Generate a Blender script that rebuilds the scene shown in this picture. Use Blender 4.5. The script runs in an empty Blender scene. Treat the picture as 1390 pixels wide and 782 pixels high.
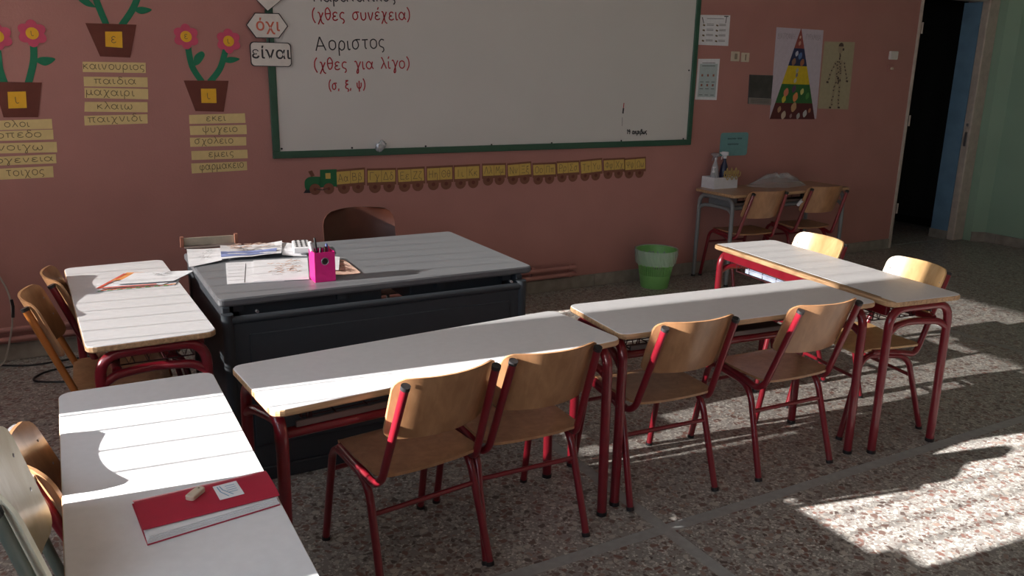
import bpy, bmesh, math, random
from mathutils import Vector, Matrix
random.seed(7)
PI = math.pi
C = bpy.context.scene.collection
SC = bpy.context.scene

# ------------------------------------------------------------------ camera, world, sun, exposure
WY = 5.28                      # inner face of the board wall
WXL = -1.3                     # inner face of the window wall (left, outside the frame)
WXR = 8.49                     # inner face of the green wall
CEIL = 3.15
cam = bpy.data.cameras.new('camera'); cam.sensor_width = 36; cam.lens = 1124.95 / 1390 * 36
cam.clip_start = 0.02
co = bpy.data.objects.new('camera', cam); C.objects.link(co)
yaw, pitch, roll = math.radians(-29.0469), math.radians(-14.8433), math.radians(1.1323)
F = Vector((-math.sin(yaw)*math.cos(pitch), math.cos(yaw)*math.cos(pitch), math.sin(pitch)))
R = Vector((math.cos(yaw), math.sin(yaw), 0)); U = R.cross(F)
R2 = R*math.cos(roll) + U*math.sin(roll); U2 = -R*math.sin(roll) + U*math.cos(roll)
m = Matrix((R2, U2, -F)).transposed().to_4x4(); m.translation = Vector((0, 0, 1.6626))
co.matrix_world = m
SC.camera = co

world = bpy.data.worlds.new('world'); SC.world = world; world.use_nodes = True
bg = world.node_tree.nodes['Background']
bg.inputs[0].default_value = (0.74, 0.87, 1.0, 1); bg.inputs[1].default_value = 3.4

SUN_TAN = 0.345; SUN_SLOPE = -0.088
sd = bpy.data.lights.new('sun', 'SUN'); sd.energy = 27.0; sd.angle = math.radians(0.53); sd.color = (1.0, 0.965, 0.92)
so = bpy.data.objects.new('sun', sd); C.objects.link(so)
so.rotation_euler = Vector((1, SUN_SLOPE, -SUN_TAN*math.hypot(1, SUN_SLOPE))).to_track_quat('-Z', 'Y').to_euler()
so.location = (-6, 2, 4)

vs = SC.view_settings
vs.view_transform = 'Standard'; vs.look = 'None'; vs.gamma = 1.0; vs.use_curve_mapping = False
vs.exposure = 0.32

# windows in the left wall: (y0, y1); z from SILL to HEAD
SILL, HEAD = 1.12, 2.62
WINS = [(-3.3, -1.6), (-1.2, 0.15), (0.45, 1.570), (1.85, 2.585), (2.90, 5.20)]  # first two openings are unseen, added for more ambient light
for a, b in WINS:
    ld = bpy.data.lights.new('window_portal', 'AREA'); ld.shape = 'RECTANGLE'; ld.size = HEAD-SILL; ld.size_y = b-a
    ld.cycles.is_portal = True
    lo = bpy.data.objects.new('window_portal', ld); C.objects.link(lo)
    lo.location = (WXL-0.12, (a+b)/2, (SILL+HEAD)/2); lo.rotation_euler = (0, -PI/2, 0)

# ------------------------------------------------------------------ materials
def mat(name, col, rough=0.5, metal=0.0, spec=0.5, noise=0, nscale=30, bump=0, bscale=200, coat=0, trans=0):
    M = bpy.data.materials.new(name); M.use_nodes = True
    nt = M.node_tree; b = nt.nodes['Principled BSDF']
    b.inputs['Base Color'].default_value = (*col, 1); b.inputs['Roughness'].default_value = rough
    b.inputs['Metallic'].default_value = metal; b.inputs['Specular IOR Level'].default_value = spec
    b.inputs['Coat Weight'].default_value = coat
    tc = nt.nodes.new('ShaderNodeTexCoord')
    n = nt.nodes.new('ShaderNodeTexNoise'); n.inputs['Scale'].default_value = nscale; n.inputs['Detail'].default_value = 5
    nt.links.new(tc.outputs['Object'], n.inputs['Vector'])
    k = noise if noise else 0.05
    mr = nt.nodes.new('ShaderNodeMapRange'); mr.inputs['From Min'].default_value = .3; mr.inputs['From Max'].default_value = .7
    mr.inputs['To Min'].default_value = 1-k; mr.inputs['To Max'].default_value = 1+k
    nt.links.new(n.outputs['Fac'], mr.inputs['Value'])
    mx = nt.nodes.new('ShaderNodeVectorMath'); mx.operation = 'SCALE'; mx.inputs[0].default_value = col
    nt.links.new(mr.outputs[0], mx.inputs['Scale']); nt.links.new(mx.outputs[0], b.inputs['Base Color'])
    if bump:
        n2 = nt.nodes.new('ShaderNodeTexNoise'); n2.inputs['Scale'].default_value = bscale; n2.inputs['Detail'].default_value = 4
        nt.links.new(tc.outputs['Object'], n2.inputs['Vector'])
        bp = nt.nodes.new('ShaderNodeBump'); bp.inputs['Strength'].default_value = bump; bp.inputs['Distance'].default_value = 0.01
        nt.links.new(n2.outputs['Fac'], bp.inputs['Height']); nt.links.new(bp.outputs[0], b.inputs['Normal'])
    return M

def srgb(r, g, b):
    f = lambda c: (c/255/12.92) if c <= 10 else ((c/255+0.055)/1.055)**2.4
    return (f(r), f(g), f(b))

def wood_mat(name, c1, c2, rough=0.35, axis=0, scale=14, coat=0.2):
    M = bpy.data.materials.new(name); M.use_nodes = True
    nt = M.node_tree; b = nt.nodes['Principled BSDF']; b.inputs['Roughness'].default_value = rough; b.inputs['Coat Weight'].default_value = coat
    b.inputs['Coat Roughness'].default_value = .25
    tc = nt.nodes.new('ShaderNodeTexCoord'); mp = nt.nodes.new('ShaderNodeMapping')
    s = [scale*3]*3; s[axis] = scale*0.25; mp.inputs['Scale'].default_value = s
    nt.links.new(tc.outputs['Object'], mp.inputs['Vector'])
    n = nt.nodes.new('ShaderNodeTexNoise'); n.inputs['Scale'].default_value = 1.2; n.inputs['Detail'].default_value = 6; n.inputs['Distortion'].default_value = .6
    nt.links.new(mp.outputs[0], n.inputs['Vector'])
    n3 = nt.nodes.new('ShaderNodeTexNoise'); n3.inputs['Scale'].default_value = 9; n3.inputs['Detail'].default_value = 3
    nt.links.new(tc.outputs['Object'], n3.inputs['Vector'])
    ad = nt.nodes.new('ShaderNodeMath'); ad.operation = 'MULTIPLY_ADD'; ad.inputs[1].default_value = .45; 
    nt.links.new(n3.outputs['Fac'], ad.inputs[0]); nt.links.new(n.outputs['Fac'], ad.inputs[2])
    cr = nt.nodes.new('ShaderNodeValToRGB'); cr.color_ramp.elements[0].position = .5; cr.color_ramp.elements[1].position = .95
    cr.color_ramp.elements[0].color = (*c1, 1); cr.color_ramp.elements[1].color = (*c2, 1)
    nt.links.new(ad.outputs[0], cr.inputs[0]); nt.links.new(cr.outputs[0], b.inputs['Base Color'])
    return M

def terrazzo():
    M = bpy.data.materials.new('terrazzo'); M.use_nodes = True
    nt = M.node_tree; L = nt.links; N = nt.nodes; b = N['Principled BSDF']
    tc = N.new('ShaderNodeTexCoord')
    nz = N.new('ShaderNodeTexNoise'); nz.inputs['Scale'].default_value = 60; nz.inputs['Detail'].default_value = 2
    L.new(tc.outputs['Object'], nz.inputs['Vector'])
    off = N.new('ShaderNodeVectorMath'); off.operation = 'MULTIPLY_ADD'; off.inputs[1].default_value = (.012, .012, 0)
    L.new(nz.outputs['Color'], off.inputs[0]); L.new(tc.outputs['Object'], off.inputs[2])
    def layer(scale, edge0, edge1, stops, thr):
        v1 = N.new('ShaderNodeTexVoronoi'); v1.inputs['Scale'].default_value = scale; L.new(off.outputs[0], v1.inputs['Vector'])
        v2 = N.new('ShaderNodeTexVoronoi'); v2.feature = 'DISTANCE_TO_EDGE'; v2.inputs['Scale'].default_value = scale; L.new(off.outputs[0], v2.inputs['Vector'])
        sp = N.new('ShaderNodeSeparateColor'); L.new(v1.outputs['Color'], sp.inputs[0])
        cr = N.new('ShaderNodeValToRGB'); cr.color_ramp.interpolation = 'CONSTANT'
        for i, (p, c) in enumerate(stops):
            e = cr.color_ramp.elements[i] if i < 2 else cr.color_ramp.elements.new(p)
            e.position = p; e.color = (*c, 1)
        L.new(sp.outputs[0], cr.inputs[0])
        mr = N.new('ShaderNodeMapRange'); mr.inputs['From Min'].default_value = edge0; mr.inputs['From Max'].default_value = edge1; L.new(v2.outputs['Distance'], mr.inputs['Value'])
        gt = N.new('ShaderNodeMath'); gt.operation = 'GREATER_THAN'; gt.inputs[1].default_value = thr; L.new(sp.outputs[1], gt.inputs[0])
        mu = N.new('ShaderNodeMath'); mu.operation = 'MULTIPLY'; L.new(mr.outputs[0], mu.inputs[0]); L.new(gt.outputs[0], mu.inputs[1])
        return cr.outputs[0], mu.outputs[0]
    base = srgb(138, 134, 130)
    c1, f1 = layer(95, .06, .12, [(0, srgb(172, 168, 162)), (.4, srgb(142, 136, 130)), (.6, srgb(114, 98, 92)), (.8, srgb(200, 197, 190)), (.95, srgb(92, 84, 80))], .25)
    c2, f2 = layer(38, .10, .16, [(0, srgb(122, 92, 84)), (.3, srgb(176, 170, 162)), (.55, srgb(106, 86, 80)), (.75, srgb(146, 126, 116)), (.88, srgb(88, 76, 72))], .50)
    m1 = N.new('ShaderNodeMix'); m1.data_type = 'RGBA'; m1.inputs[6].default_value = (*base, 1)
    L.new(f1, m1.inputs[0]); L.new(c1, m1.inputs[7])
    m2 = N.new('ShaderNodeMix'); m2.data_type = 'RGBA'; L.new(f2, m2.inputs[0]); L.new(m1.outputs[2], m2.inputs[6]); L.new(c2, m2.inputs[7])
    L.new(m2.outputs[2], b.inputs['Base Color'])
    b.inputs['Roughness'].default_value = .38; b.inputs['Specular IOR Level'].default_value = .45
    return M

M_floor = terrazzo()
M_joint = mat('joint_mortar', srgb(152, 152, 151), .6, noise=.1)
M_wall = mat('pink_wall_paint', srgb(178, 126, 119), .62, noise=.045, nscale=3, bump=.12, bscale=90, spec=.35)
M_green = mat('green_wall_paint', srgb(150, 178, 156), .55, noise=.05, nscale=2, bump=.1, bscale=90)
M_blue = mat('blue_jamb_paint', srgb(112, 146, 172), .5, noise=.1, nscale=8)
M_cream = mat('cream_frame_paint', srgb(192, 178, 166), .45, noise=.12, nscale=18, bump=.15, bscale=60)
M_white = mat('white_plaster', srgb(225, 222, 214), .7)
M_dark = mat('unlit_hall_tone', srgb(52, 50, 46), .8)  # darkness of the unlit hall put into its wall colour
M_stone = mat('grey_baseboard_stone', srgb(150, 142, 132), .5, noise=.18, nscale=14)
M_top = mat('white_laminate', srgb(228, 228, 231), .33, noise=.025, nscale=40, spec=.55)
M_edge = wood_mat('beech_edge_band', srgb(150, 116, 84), srgb(206, 168, 128), .45, scale=22)
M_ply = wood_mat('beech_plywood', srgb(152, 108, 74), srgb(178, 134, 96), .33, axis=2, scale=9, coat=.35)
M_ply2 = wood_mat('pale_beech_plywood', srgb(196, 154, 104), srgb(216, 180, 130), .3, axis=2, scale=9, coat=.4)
M_plyold = wood_mat('worn_white_plywood', srgb(196, 186, 158), srgb(218, 212, 192), .4, axis=2, scale=9)
M_deskwood = wood_mat('brown_desk_wood', srgb(150, 116, 88), srgb(178, 142, 110), .35, scale=10)
M_red = mat('red_enamel', srgb(118, 21, 34), .28, coat=.4, noise=.05)
M_orange = mat('orange_enamel', srgb(172, 104, 48), .35, coat=.3)
M_greyen = mat('grey_enamel', srgb(122, 124, 126), .4)
M_greygreen = mat('grey_green_enamel', srgb(92, 100, 92), .4)
M_black = mat('black_plastic', srgb(32, 31, 33), .45)
M_silver = mat('steel_cap', srgb(160, 160, 165), .3, metal=.8)
M_wire = mat('dark_wire', srgb(60, 24, 30), .4)
M_groove = mat('groove_brown', srgb(84, 62, 48), .7)
M_lip = mat('tray_lip_enamel', srgb(104, 92, 88), .5)
M_tray = mat('dark_tray_metal', srgb(70, 70, 74), .5)
M_tdtop = mat('grey_desk_laminate', srgb(124, 127, 132), .36, noise=.03, nscale=60)
M_tdedge = mat('grey_desk_edge', srgb(92, 93, 97), .4)
M_tdblk = mat('black_desk_metal', srgb(46, 51, 57), .55)
M_board = mat('whiteboard_enamel', srgb(212, 209, 206), .38, noise=.02, nscale=2)
M_bframe = mat('dark_green_frame', srgb(50, 88, 70), .45)
M_paper = mat('white_paper', srgb(226, 226, 230), .8)
M_card = mat('cream_card', srgb(222, 198, 140), .8, noise=.04)
M_yellow = mat('yellow_paper', srgb(236, 180, 48), .8)
M_trainy = mat('yellow_train_card', srgb(205, 172, 92), .8)
M_pot = mat('brown_felt_paper', srgb(108, 58, 48), .9)
M_tbrown = mat('brown_train_paper', srgb(128, 84, 66), .9)
M_tgreen = mat('green_train_paper', srgb(38, 104, 66), .9)
M_stem = mat('green_felt_paper', srgb(38, 120, 88), .9)
M_pink = mat('pink_felt_paper', srgb(205, 84, 112), .9)
M_inkr = mat('red_marker', srgb(176, 40, 52), .6)
M_inkk = mat('black_marker', srgb(50, 50, 54), .6)
M_inkp = mat('pencil_ink', srgb(112, 96, 66), .7)
M_magenta = mat('magenta_card', srgb(222, 30, 130), .5)
M_folder = mat('crimson_folder_plastic', srgb(176, 34, 62), .4)
M_binp = mat('green_bin_plastic', srgb(122, 182, 104), .4)
M_teal = mat('teal_card', srgb(112, 158, 160), .7)
M_brownpl = mat('brown_chair_plastic', srgb(84, 46, 34), .4)
M_switch = mat('switch_plastic', srgb(205, 190, 170), .4)
M_cable = mat('white_cable', srgb(170, 160, 150), .5)
M_cards = mat('cardboard', srgb(170, 120, 80), .8)

def thinmat(name, col, alpha, rough=.15):
    M = bpy.data.materials.new(name); M.use_nodes = True; nt = M.node_tree; N = nt.nodes
    out = N['Material Output']; b = N['Principled BSDF']; b.inputs['Base Color'].default_value = (*col, 1); b.inputs['Roughness'].default_value = rough
    t = N.new('ShaderNodeBsdfTransparent'); t.inputs[0].default_value = (*[min(1, .5+.5*c) for c in col], 1); mx = N.new('ShaderNodeMixShader'); mx.inputs[0].default_value = alpha
    nt.links.new(t.outputs[0], mx.inputs[1]); nt.links.new(b.outputs[0], mx.inputs[2]); nt.links.new(mx.outputs[0], out.inputs[0])
    return M
M_glass = thinmat('window_glass', (1, 1, 1), .04, .02)
M_curtain = thinmat('sun_dimming_sheer', (.85, .82, .78), .75, .9)  # unseen cloth, added to weaken the sun in the last window
M_bag = thinmat('clear_plastic_film', (.8, .82, .84), .24, .12)
M_liner = thinmat('bin_liner_film', (.75, .85, .82), .35, .12)
M_clearb = thinmat('clear_bottle', (.75, .78, .82), .45, .1)

# ------------------------------------------------------------------ mesh helpers
def mesh_obj(name, verts, faces, m, parent=None, loc=(0, 0, 0), smooth=False, mats=None, fmi=None):
    me = bpy.data.meshes.new(name); me.from_pydata([tuple(v) for v in verts], [], faces)
    for x in (mats or [m]): me.materials.append(x)
    if fmi:
        for p, i in zip(me.polygons, fmi): p.material_index = i
    bm = bmesh.new(); bm.from_mesh(me); bmesh.ops.recalc_face_normals(bm, faces=bm.faces)
    if smooth:
        for f in bm.faces: f.smooth = True
        for e in bm.edges:
            if len(e.link_faces) == 2 and e.calc_face_angle(0) > 0.9: e.smooth = False
    bm.to_mesh(me); bm.free()
    o = bpy.data.objects.new(name, me); C.objects.link(o); o.location = loc
    if parent: o.parent = parent
    return o

class G:
    def __init__(s): s.v = []; s.f = []
    def add(s, v, f):
        n = len(s.v); s.v += [tuple(x) for x in v]; s.f += [[i+n for i in q] for q in f]; return s
    def box(s, x0, x1, y0, y1, z0, z1, rot=None):
        v = [(x, y, z) for z in (z0, z1) for (x, y) in ((x0, y0), (x1, y0), (x1, y1), (x0, y1))]
        if rot: v = [rot @ Vector(q) for q in v]
        return s.add(v, [(0, 3, 2, 1), (4, 5, 6, 7), (0, 1, 5, 4), (1, 2, 6, 5), (2, 3, 7, 6), (3, 0, 4, 7)])
    def bbox(s, x0, x1, y0, y1, z0, z1, b=.003):   # box with bevelled edges (rings)
        rings = []
        for z, i in ((z0, b), (z0+b, 0), (z1-b, 0), (z1, b)):
            a = b
            rings.append([(x0+i+a*(0), y0+i+a, z), (x0+i+a, y0+i, z), (x1-i-a, y0+i, z), (x1-i, y0+i+a, z), (x1-i, y1-i-a, z), (x1-i-a, y1-i, z), (x0+i+a, y1-i, z), (x0+i, y1-i-a, z)])
        return s.rings(rings)
    def rings(s, rings, cap=True, closed=True):
        n = len(rings[0]); v = [p for r in rings for p in r]; f = []
        for k in range(len(rings)-1):
            for i in range(n if closed else n-1):
                j = (i+1) % n; f.append((k*n+i, k*n+j, (k+1)*n+j, (k+1)*n+i))
        if cap: f += [tuple(range(n))[::-1], tuple(range((len(rings)-1)*n, len(rings)*n))]
        return s.add(v, f)
    def tube(s, pts, r, n=10, cap=True, rr=None):
        pts = [Vector(p) for p in pts]; rings = []; u = None
        for i, p in enumerate(pts):
            d = (pts[min(i+1, len(pts)-1)] - pts[max(i-1, 0)]).normalized()
            if u is None:
                u = d.cross(Vector((0, 0, 1)) if abs(d.z) < .9 else Vector((1, 0, 0))).normalized()
            else: u = (u - d*u.dot(d)).normalized()
            w = d.cross(u); q = r if rr is None else rr[i]
            rings.append([p + (u*math.cos(2*PI*k/n) + w*math.sin(2*PI*k/n))*q for k in range(n)])
        return s.rings(rings, cap)
    def lathe(s, prof, n=24, c=(0, 0), cap=True):
        return s.rings([[(c[0]+r*math.cos(2*PI*k/n), c[1]+r*math.sin(2*PI*k/n), z) for k in range(n)] for r, z in prof], cap)
    def prism(s, outline, z0, z1): return s.rings([[(x, y, z0) for x, y in outline], [(x, y, z1) for x, y in outline]])
    def obj(s, name, m, parent=None, loc=(0, 0, 0), smooth=False): return mesh_obj(name, s.v, s.f, m, parent, loc, smooth)

def fillet(pts, r, n=5):
    pts = [Vector(p) for p in pts]; out = [pts[0]]
    for i in range(1, len(pts)-1):
        a, b, c = pts[i-1], pts[i], pts[i+1]
        d1, d2 = (a-b), (c-b); rr = min(r, d1.length*.48, d2.length*.48)
        p0, p1 = b + d1.normalized()*rr, b + d2.normalized()*rr
        for k in range(n+1):
            t = k/n; out.append(p0*(1-t)**2 + b*2*t*(1-t) + p1*t*t)
    out.append(pts[-1]); return out

def rrect(x0, x1, y0, y1, r, n=4):
    o = []
    for cx, cy, a0 in ((x1-r, y0+r, -90), (x1-r, y1-r, 0), (x0+r, y1-r, 90), (x0+r, y0+r, 180)):
        for k in range(n+1):
            a = math.radians(a0+90*k/n); o.append((cx+r*math.cos(a), cy+r*math.sin(a)))
    return o

def tag(o, label=None, cat=None, group=None, kind=None):
    if label: o['label'] = label
    if cat: o['category'] = cat
    if group: o['group'] = group
    if kind: o['kind'] = kind
    return o
def thing(name, label, cat, loc=(0, 0, 0), rotz=0, group=None):
    o = bpy.data.objects.new(name, None); C.objects.link(o); o.empty_display_size = .1
    o.location = loc; o.rotation_euler = (0, 0, rotz); return tag(o, label, cat, group)
def struct(o): o['kind'] = 'structure'; return o
def copy_tree(src, parent=None):
    c = src.copy(); C.objects.link(c)
    if parent: c.parent = parent
    for ch in list(src.children): copy_tree(ch, c)
    return c
def clone(src, loc, rotz, label, group=None):
    c = copy_tree(src); c.location = loc; c.rotation_euler = (0, 0, rotz); c['label'] = label
    if group: c['group'] = group
    return c
def setmat(root, old, new):      # swap a material on a copied tree (gives it its own mesh data)
    for o in [root]+list(root.children_recursive):
        if o.type == 'MESH' and o.data.materials[0] == old:
            o.data = o.data.copy(); o.data.materials[0] = new

# wall-mounted flat work: (x, z) outlines on the board wall, thickness towards the room
def flat(name, pts, d0, d1, m, parent=None, org=(0, 0), y=WY):
    ox, oz = org
    if parent is None: v = [(x, y-d, z) for d in (d0, d1) for x, z in pts]; org = None
    else: v = [(x-ox, -d, z-oz) for d in (d0, d1) for x, z in pts]
    n = len(pts)
    f = [tuple(range(n)), tuple(range(n, 2*n))[::-1]] + [(i, (i+1) % n, n+(i+1) % n, n+i) for i in range(n)]
    return mesh_obj(name, v, f, m, parent)
def wallthing(name, label, cat, pts, group=None):
    cx = sum(p[0] for p in pts)/len(pts); cz = sum(p[1] for p in pts)/len(pts)
    return thing(name, label, cat, (cx, WY, cz), 0, group), (cx, cz)
def circle(cx, cz, r, n=16, k=0, amp=0): return [(cx+(r+amp*math.cos(k*a))*math.cos(a), cz+(r+amp*math.cos(k*a))*math.sin(a)) for a in [2*PI*i/n for i in range(n)]]

# ------------------------------------------------------------------ hand-written Greek letters as pen strokes
# unit: x-height 1; capitals 1.5.  each glyph: (advance, [strokes])
GL = {
 'α': (1.0, [[(.85,1),(.7,.35),(.45,0),(.1,.2),(.05,.65),(.35,1),(.65,.75),(.78,.25),(.95,0)]]),
 'β': (.9, [[(.05,-.6),(.15,.3),(.2,1.1),(.45,1.5),(.7,1.2),(.4,.85),(.75,.6),(.7,.1),(.4,0),(.15,.2)]]),
 'γ': (.85, [[(.0,.95),(.2,1),(.4,.3),(.45,-.4),(.3,-.6),(.25,-.35),(.5,.3),(.8,1)]]),
 'δ': (.85, [[(.7,1.4),(.4,1.5),(.3,1.2),(.6,.9),(.75,.5),(.6,.05),(.25,.02),(.08,.4),(.25,.85),(.5,.9)]]),
 'ε': (.75, [[(.65,.85),(.4,1),(.12,.8),(.2,.55),(.45,.52)],[(.45,.52),(.1,.4),(.1,.1),(.4,0),(.68,.15)]]),
 'ζ': (.75, [[(.1,1.4),(.65,1.4),(.25,.9),(.08,.4),(.3,.08),(.6,0),(.6,-.3),(.4,-.45)]]),
 'η': (.85, [[(.05,.95),(.18,.9),(.2,0)],[(.2,.6),(.4,.95),(.65,.8),(.7,.2),(.7,-.5)]]),
 'θ': (.8, [[(.4,1.5),(.12,1.2),(.08,.5),(.3,.02),(.6,.3),(.68,1),(.4,1.5)],[(.1,.75),(.66,.78)]]),
 'ι': (.4, [[(.12,1),(.12,.3),(.2,.02),(.36,.1)]]),
 'κ': (.8, [[(.12,1),(.1,0)],[(.65,1),(.14,.5),(.35,.45),(.7,0)]]),
 'λ': (.85, [[(.1,1.45),(.25,1.4),(.5,.7),(.75,0)],[(.45,.8),(.25,.4),(.05,0)]]),
 'μ': (.95, [[(.05,-.55),(.15,1)],[(.15,.4),(.3,.05),(.6,.2),(.7,1)],[(.7,.5),(.75,.05),(.92,.05)]]),
 'ν': (.8, [[(.08,1),(.35,0),(.7,1)]]),
 'ξ': (.75, [[(.1,1.4),(.6,1.4),(.2,1.2),(.2,.85),(.55,.8),(.15,.6),(.1,.2),(.5,0),(.6,-.25),(.4,-.45)]]),
 'ο': (.85, [[(.4,1),(.1,.8),(.08,.25),(.38,0),(.7,.25),(.7,.8),(.4,1)]]),
 'π': (1.0, [[(.02,.95),(.9,1)],[(.25,.97),(.22,0)],[(.68,.97),(.66,.2),(.85,0)]]),
 'ρ': (.85, [[(.08,-.6),(.12,.6),(.4,1),(.7,.75),(.65,.2),(.35,0),(.12,.25)]]),
 'σ': (.95, [[(.92,1),(.45,1),(.12,.75),(.1,.2),(.4,0),(.68,.3),(.65,.75),(.45,1)]]),
 'ς': (.7, [[(.65,.9),(.35,1),(.1,.7),(.15,.3),(.5,.1),(.55,-.2),(.35,-.4)]]),
 'τ': (.75, [[(.05,.98),(.7,1)],[(.38,.98),(.35,.2),(.5,0)]]),
 'υ': (.85, [[(.08,1),(.12,.25),(.4,0),(.68,.3),(.7,1)]]),
 'φ': (1.0, [[(.25,.95),(.08,.6),(.15,.15),(.5,0),(.85,.25),(.8,.8),(.6,.95),(.48,.6),(.42,-.55)]]),
 'χ': (.85, [[(.08,1),(.3,.9),(.5,-.2),(.78,-.45)],[(.75,1),(.05,-.5)]]),
 'ψ': (1.0, [[(.08,1),(.1,.35),(.45,.02),(.8,.35),(.85,1)],[(.48,1.3),(.44,-.5)]]),
 'ω': (1.15, [[(.2,1),(.06,.5),(.15,.05),(.42,.05),(.52,.6)],[(.52,.6),(.62,.05),(.9,.05),(1.02,.5),(.9,1)]]),
 "'": (0, [[(-.28,1.55),(-.42,1.25)]]),
 '(': (.5, [[(.4,1.6),(.12,1.1),(.08,.3),(.35,-.35)]]), ')': (.5, [[(.1,1.6),(.36,1.1),(.38,.3),(.08,-.35)]]),
 ',': (.4, [[(.2,.12),(.1,-.3)]]), ' ': (.7, []), '1': (.5, [[(.05,1.2),(.3,1.5),(.28,0)]]), '9': (.8, [[(.65,1.3),(.35,1.5),(.1,1.1),(.4,.8),(.65,1.2),(.6,.3),(.4,0)]]),
 'Α': (1.2, [[(.02,0),(.5,1.5)],[(.5,1.5),(1.05,0)],[(.2,.5),(.88,.5)]]),
 'Β': (1.05, [[(.12,0),(.12,1.5)],[(.12,1.5),(.7,1.4),(.7,.9),(.15,.8)],[(.15,.8),(.85,.65),(.8,.1),(.12,0)]]),
 'Γ': (.95, [[(.12,0),(.12,1.5)],[(.12,1.5),(.85,1.5)]]), 'Δ': (1.15, [[(.02,0),(.5,1.5)],[(.5,1.5),(1.05,0)],[(1.05,0),(.02,0)]]),
 'Ε': (.95, [[(.12,0),(.12,1.5)],[(.12,1.5),(.8,1.5)],[(.12,.8),(.65,.8)],[(.12,0),(.85,0)]]),
 'Ζ': (1, [[(.08,1.5),(.88,1.5)],[(.88,1.5),(.06,0)],[(.06,0),(.92,0)]]),
 'Η': (1.1, [[(.1,0),(.1,1.5)],[(.9,0),(.9,1.5)],[(.1,.8),(.9,.8)]]),
 'Θ': (1.2, [[(.55,1.5),(.12,1.1),(.12,.4),(.55,0),(1,.4),(1,1.1),(.55,1.5)],[(.3,.75),(.8,.75)]]),
 'Ι': (.4, [[(.2,0),(.2,1.5)]]), 'Κ': (1, [[(.12,0),(.12,1.5)],[(.85,1.5),(.12,.7)],[(.35,.85),(.9,0)]]),
 'Λ': (1.1, [[(.02,0),(.5,1.5)],[(.5,1.5),(1,0)]]), 'Μ': (1.3, [[(.08,0),(.18,1.5)],[(.18,1.5),(.6,.5)],[(.6,.5),(1.02,1.5)],[(1.02,1.5),(1.12,0)]]),
 'Ν': (1.15, [[(.1,0),(.1,1.5)],[(.1,1.5),(.95,0)],[(.95,0),(.95,1.5)]]), 'Ξ': (1, [[(.1,1.5),(.9,1.5)],[(.2,.8),(.8,.8)],[(.1,0),(.9,0)]]),
 'Ο': (1.2, [[(.55,1.5),(.12,1.1),(.12,.4),(.55,0),(1,.4),(1,1.1),(.55,1.5)]]), 'Π': (1.15, [[(.12,0),(.12,1.5)],[(.12,1.5),(.95,1.5)],[(.95,1.5),(.95,0)]]),
 'Ρ': (.95, [[(.12,0),(.12,1.5)],[(.12,1.5),(.75,1.4),(.78,.8),(.14,.7)]]), 'Σ': (1, [[(.85,1.5),(.1,1.5)],[(.1,1.5),(.55,.78)],[(.55,.78),(.1,0)],[(.1,0),(.9,0)]]),
 'Τ': (1, [[(.05,1.5),(.9,1.5)],[(.48,1.5),(.48,0)]]), 'Υ': (1, [[(.05,1.5),(.48,.75)],[(.92,1.5),(.48,.75)],[(.48,.75),(.48,0)]]),
 'Φ': (1.2, [[(.55,1.3),(.1,1),(.12,.5),(.55,.3),(1,.5),(1,1),(.55,1.3)],[(.55,1.5),(.55,0)]]), 'Χ': (1, [[(.05,1.5),(.9,0)],[(.88,1.5),(.08,0)]]),
 'Ψ': (1.15, [[(.08,1.4),(.12,.8),(.55,.5),(.95,.8),(1,1.4)],[(.55,1.5),(.55,0)]]),
 'Ω': (1.2, [[(.1,0),(.4,0)],[(.4,0),(.12,.6),(.2,1.2),(.6,1.5),(1,1.2),(1.08,.6),(.75,0)],[(.75,0),(1.1,0)]]),
}
def smooth_stroke(p, n=4):
    if len(p) < 3: return p
    P = [p[0]]+list(p)+[p[-1]]; out = []
    for i in range(1, len(P)-2):
        a, b, c, d = P[i-1], P[i], P[i+1], P[i+2]
        for k in range(n):
            t = k/n
            out.append(tuple(.5*((2*b[q]) + (-a[q]+c[q])*t + (2*a[q]-5*b[q]+4*c[q]-d[q])*t*t + (-a[q]+3*b[q]-3*c[q]+d[q])*t**3) for q in (0, 1)))
    out.append(p[-1]); return out
def ribbon(g, pts, w, d):       # pts in (x,z); flat pen line facing -y at depth d
    if len(pts) < 2: return
    L, Rr = [], []
    for i, p in enumerate(pts):
        a = pts[max(i-1, 0)]; b = pts[min(i+1, len(pts)-1)]
        dx, dz = b[0]-a[0], b[1]-a[1]; q = math.hypot(dx, dz) or 1
        nx, nz = -dz/q*w/2, dx/q*w/2
        L.append((p[0]+nx, -d, p[1]+nz)); Rr.append((p[0]-nx, -d, p[1]-nz))
    n = len(pts); g.add(L+Rr, [(i, n+i, n+i+1, i+1) for i in range(n-1)])
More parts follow.
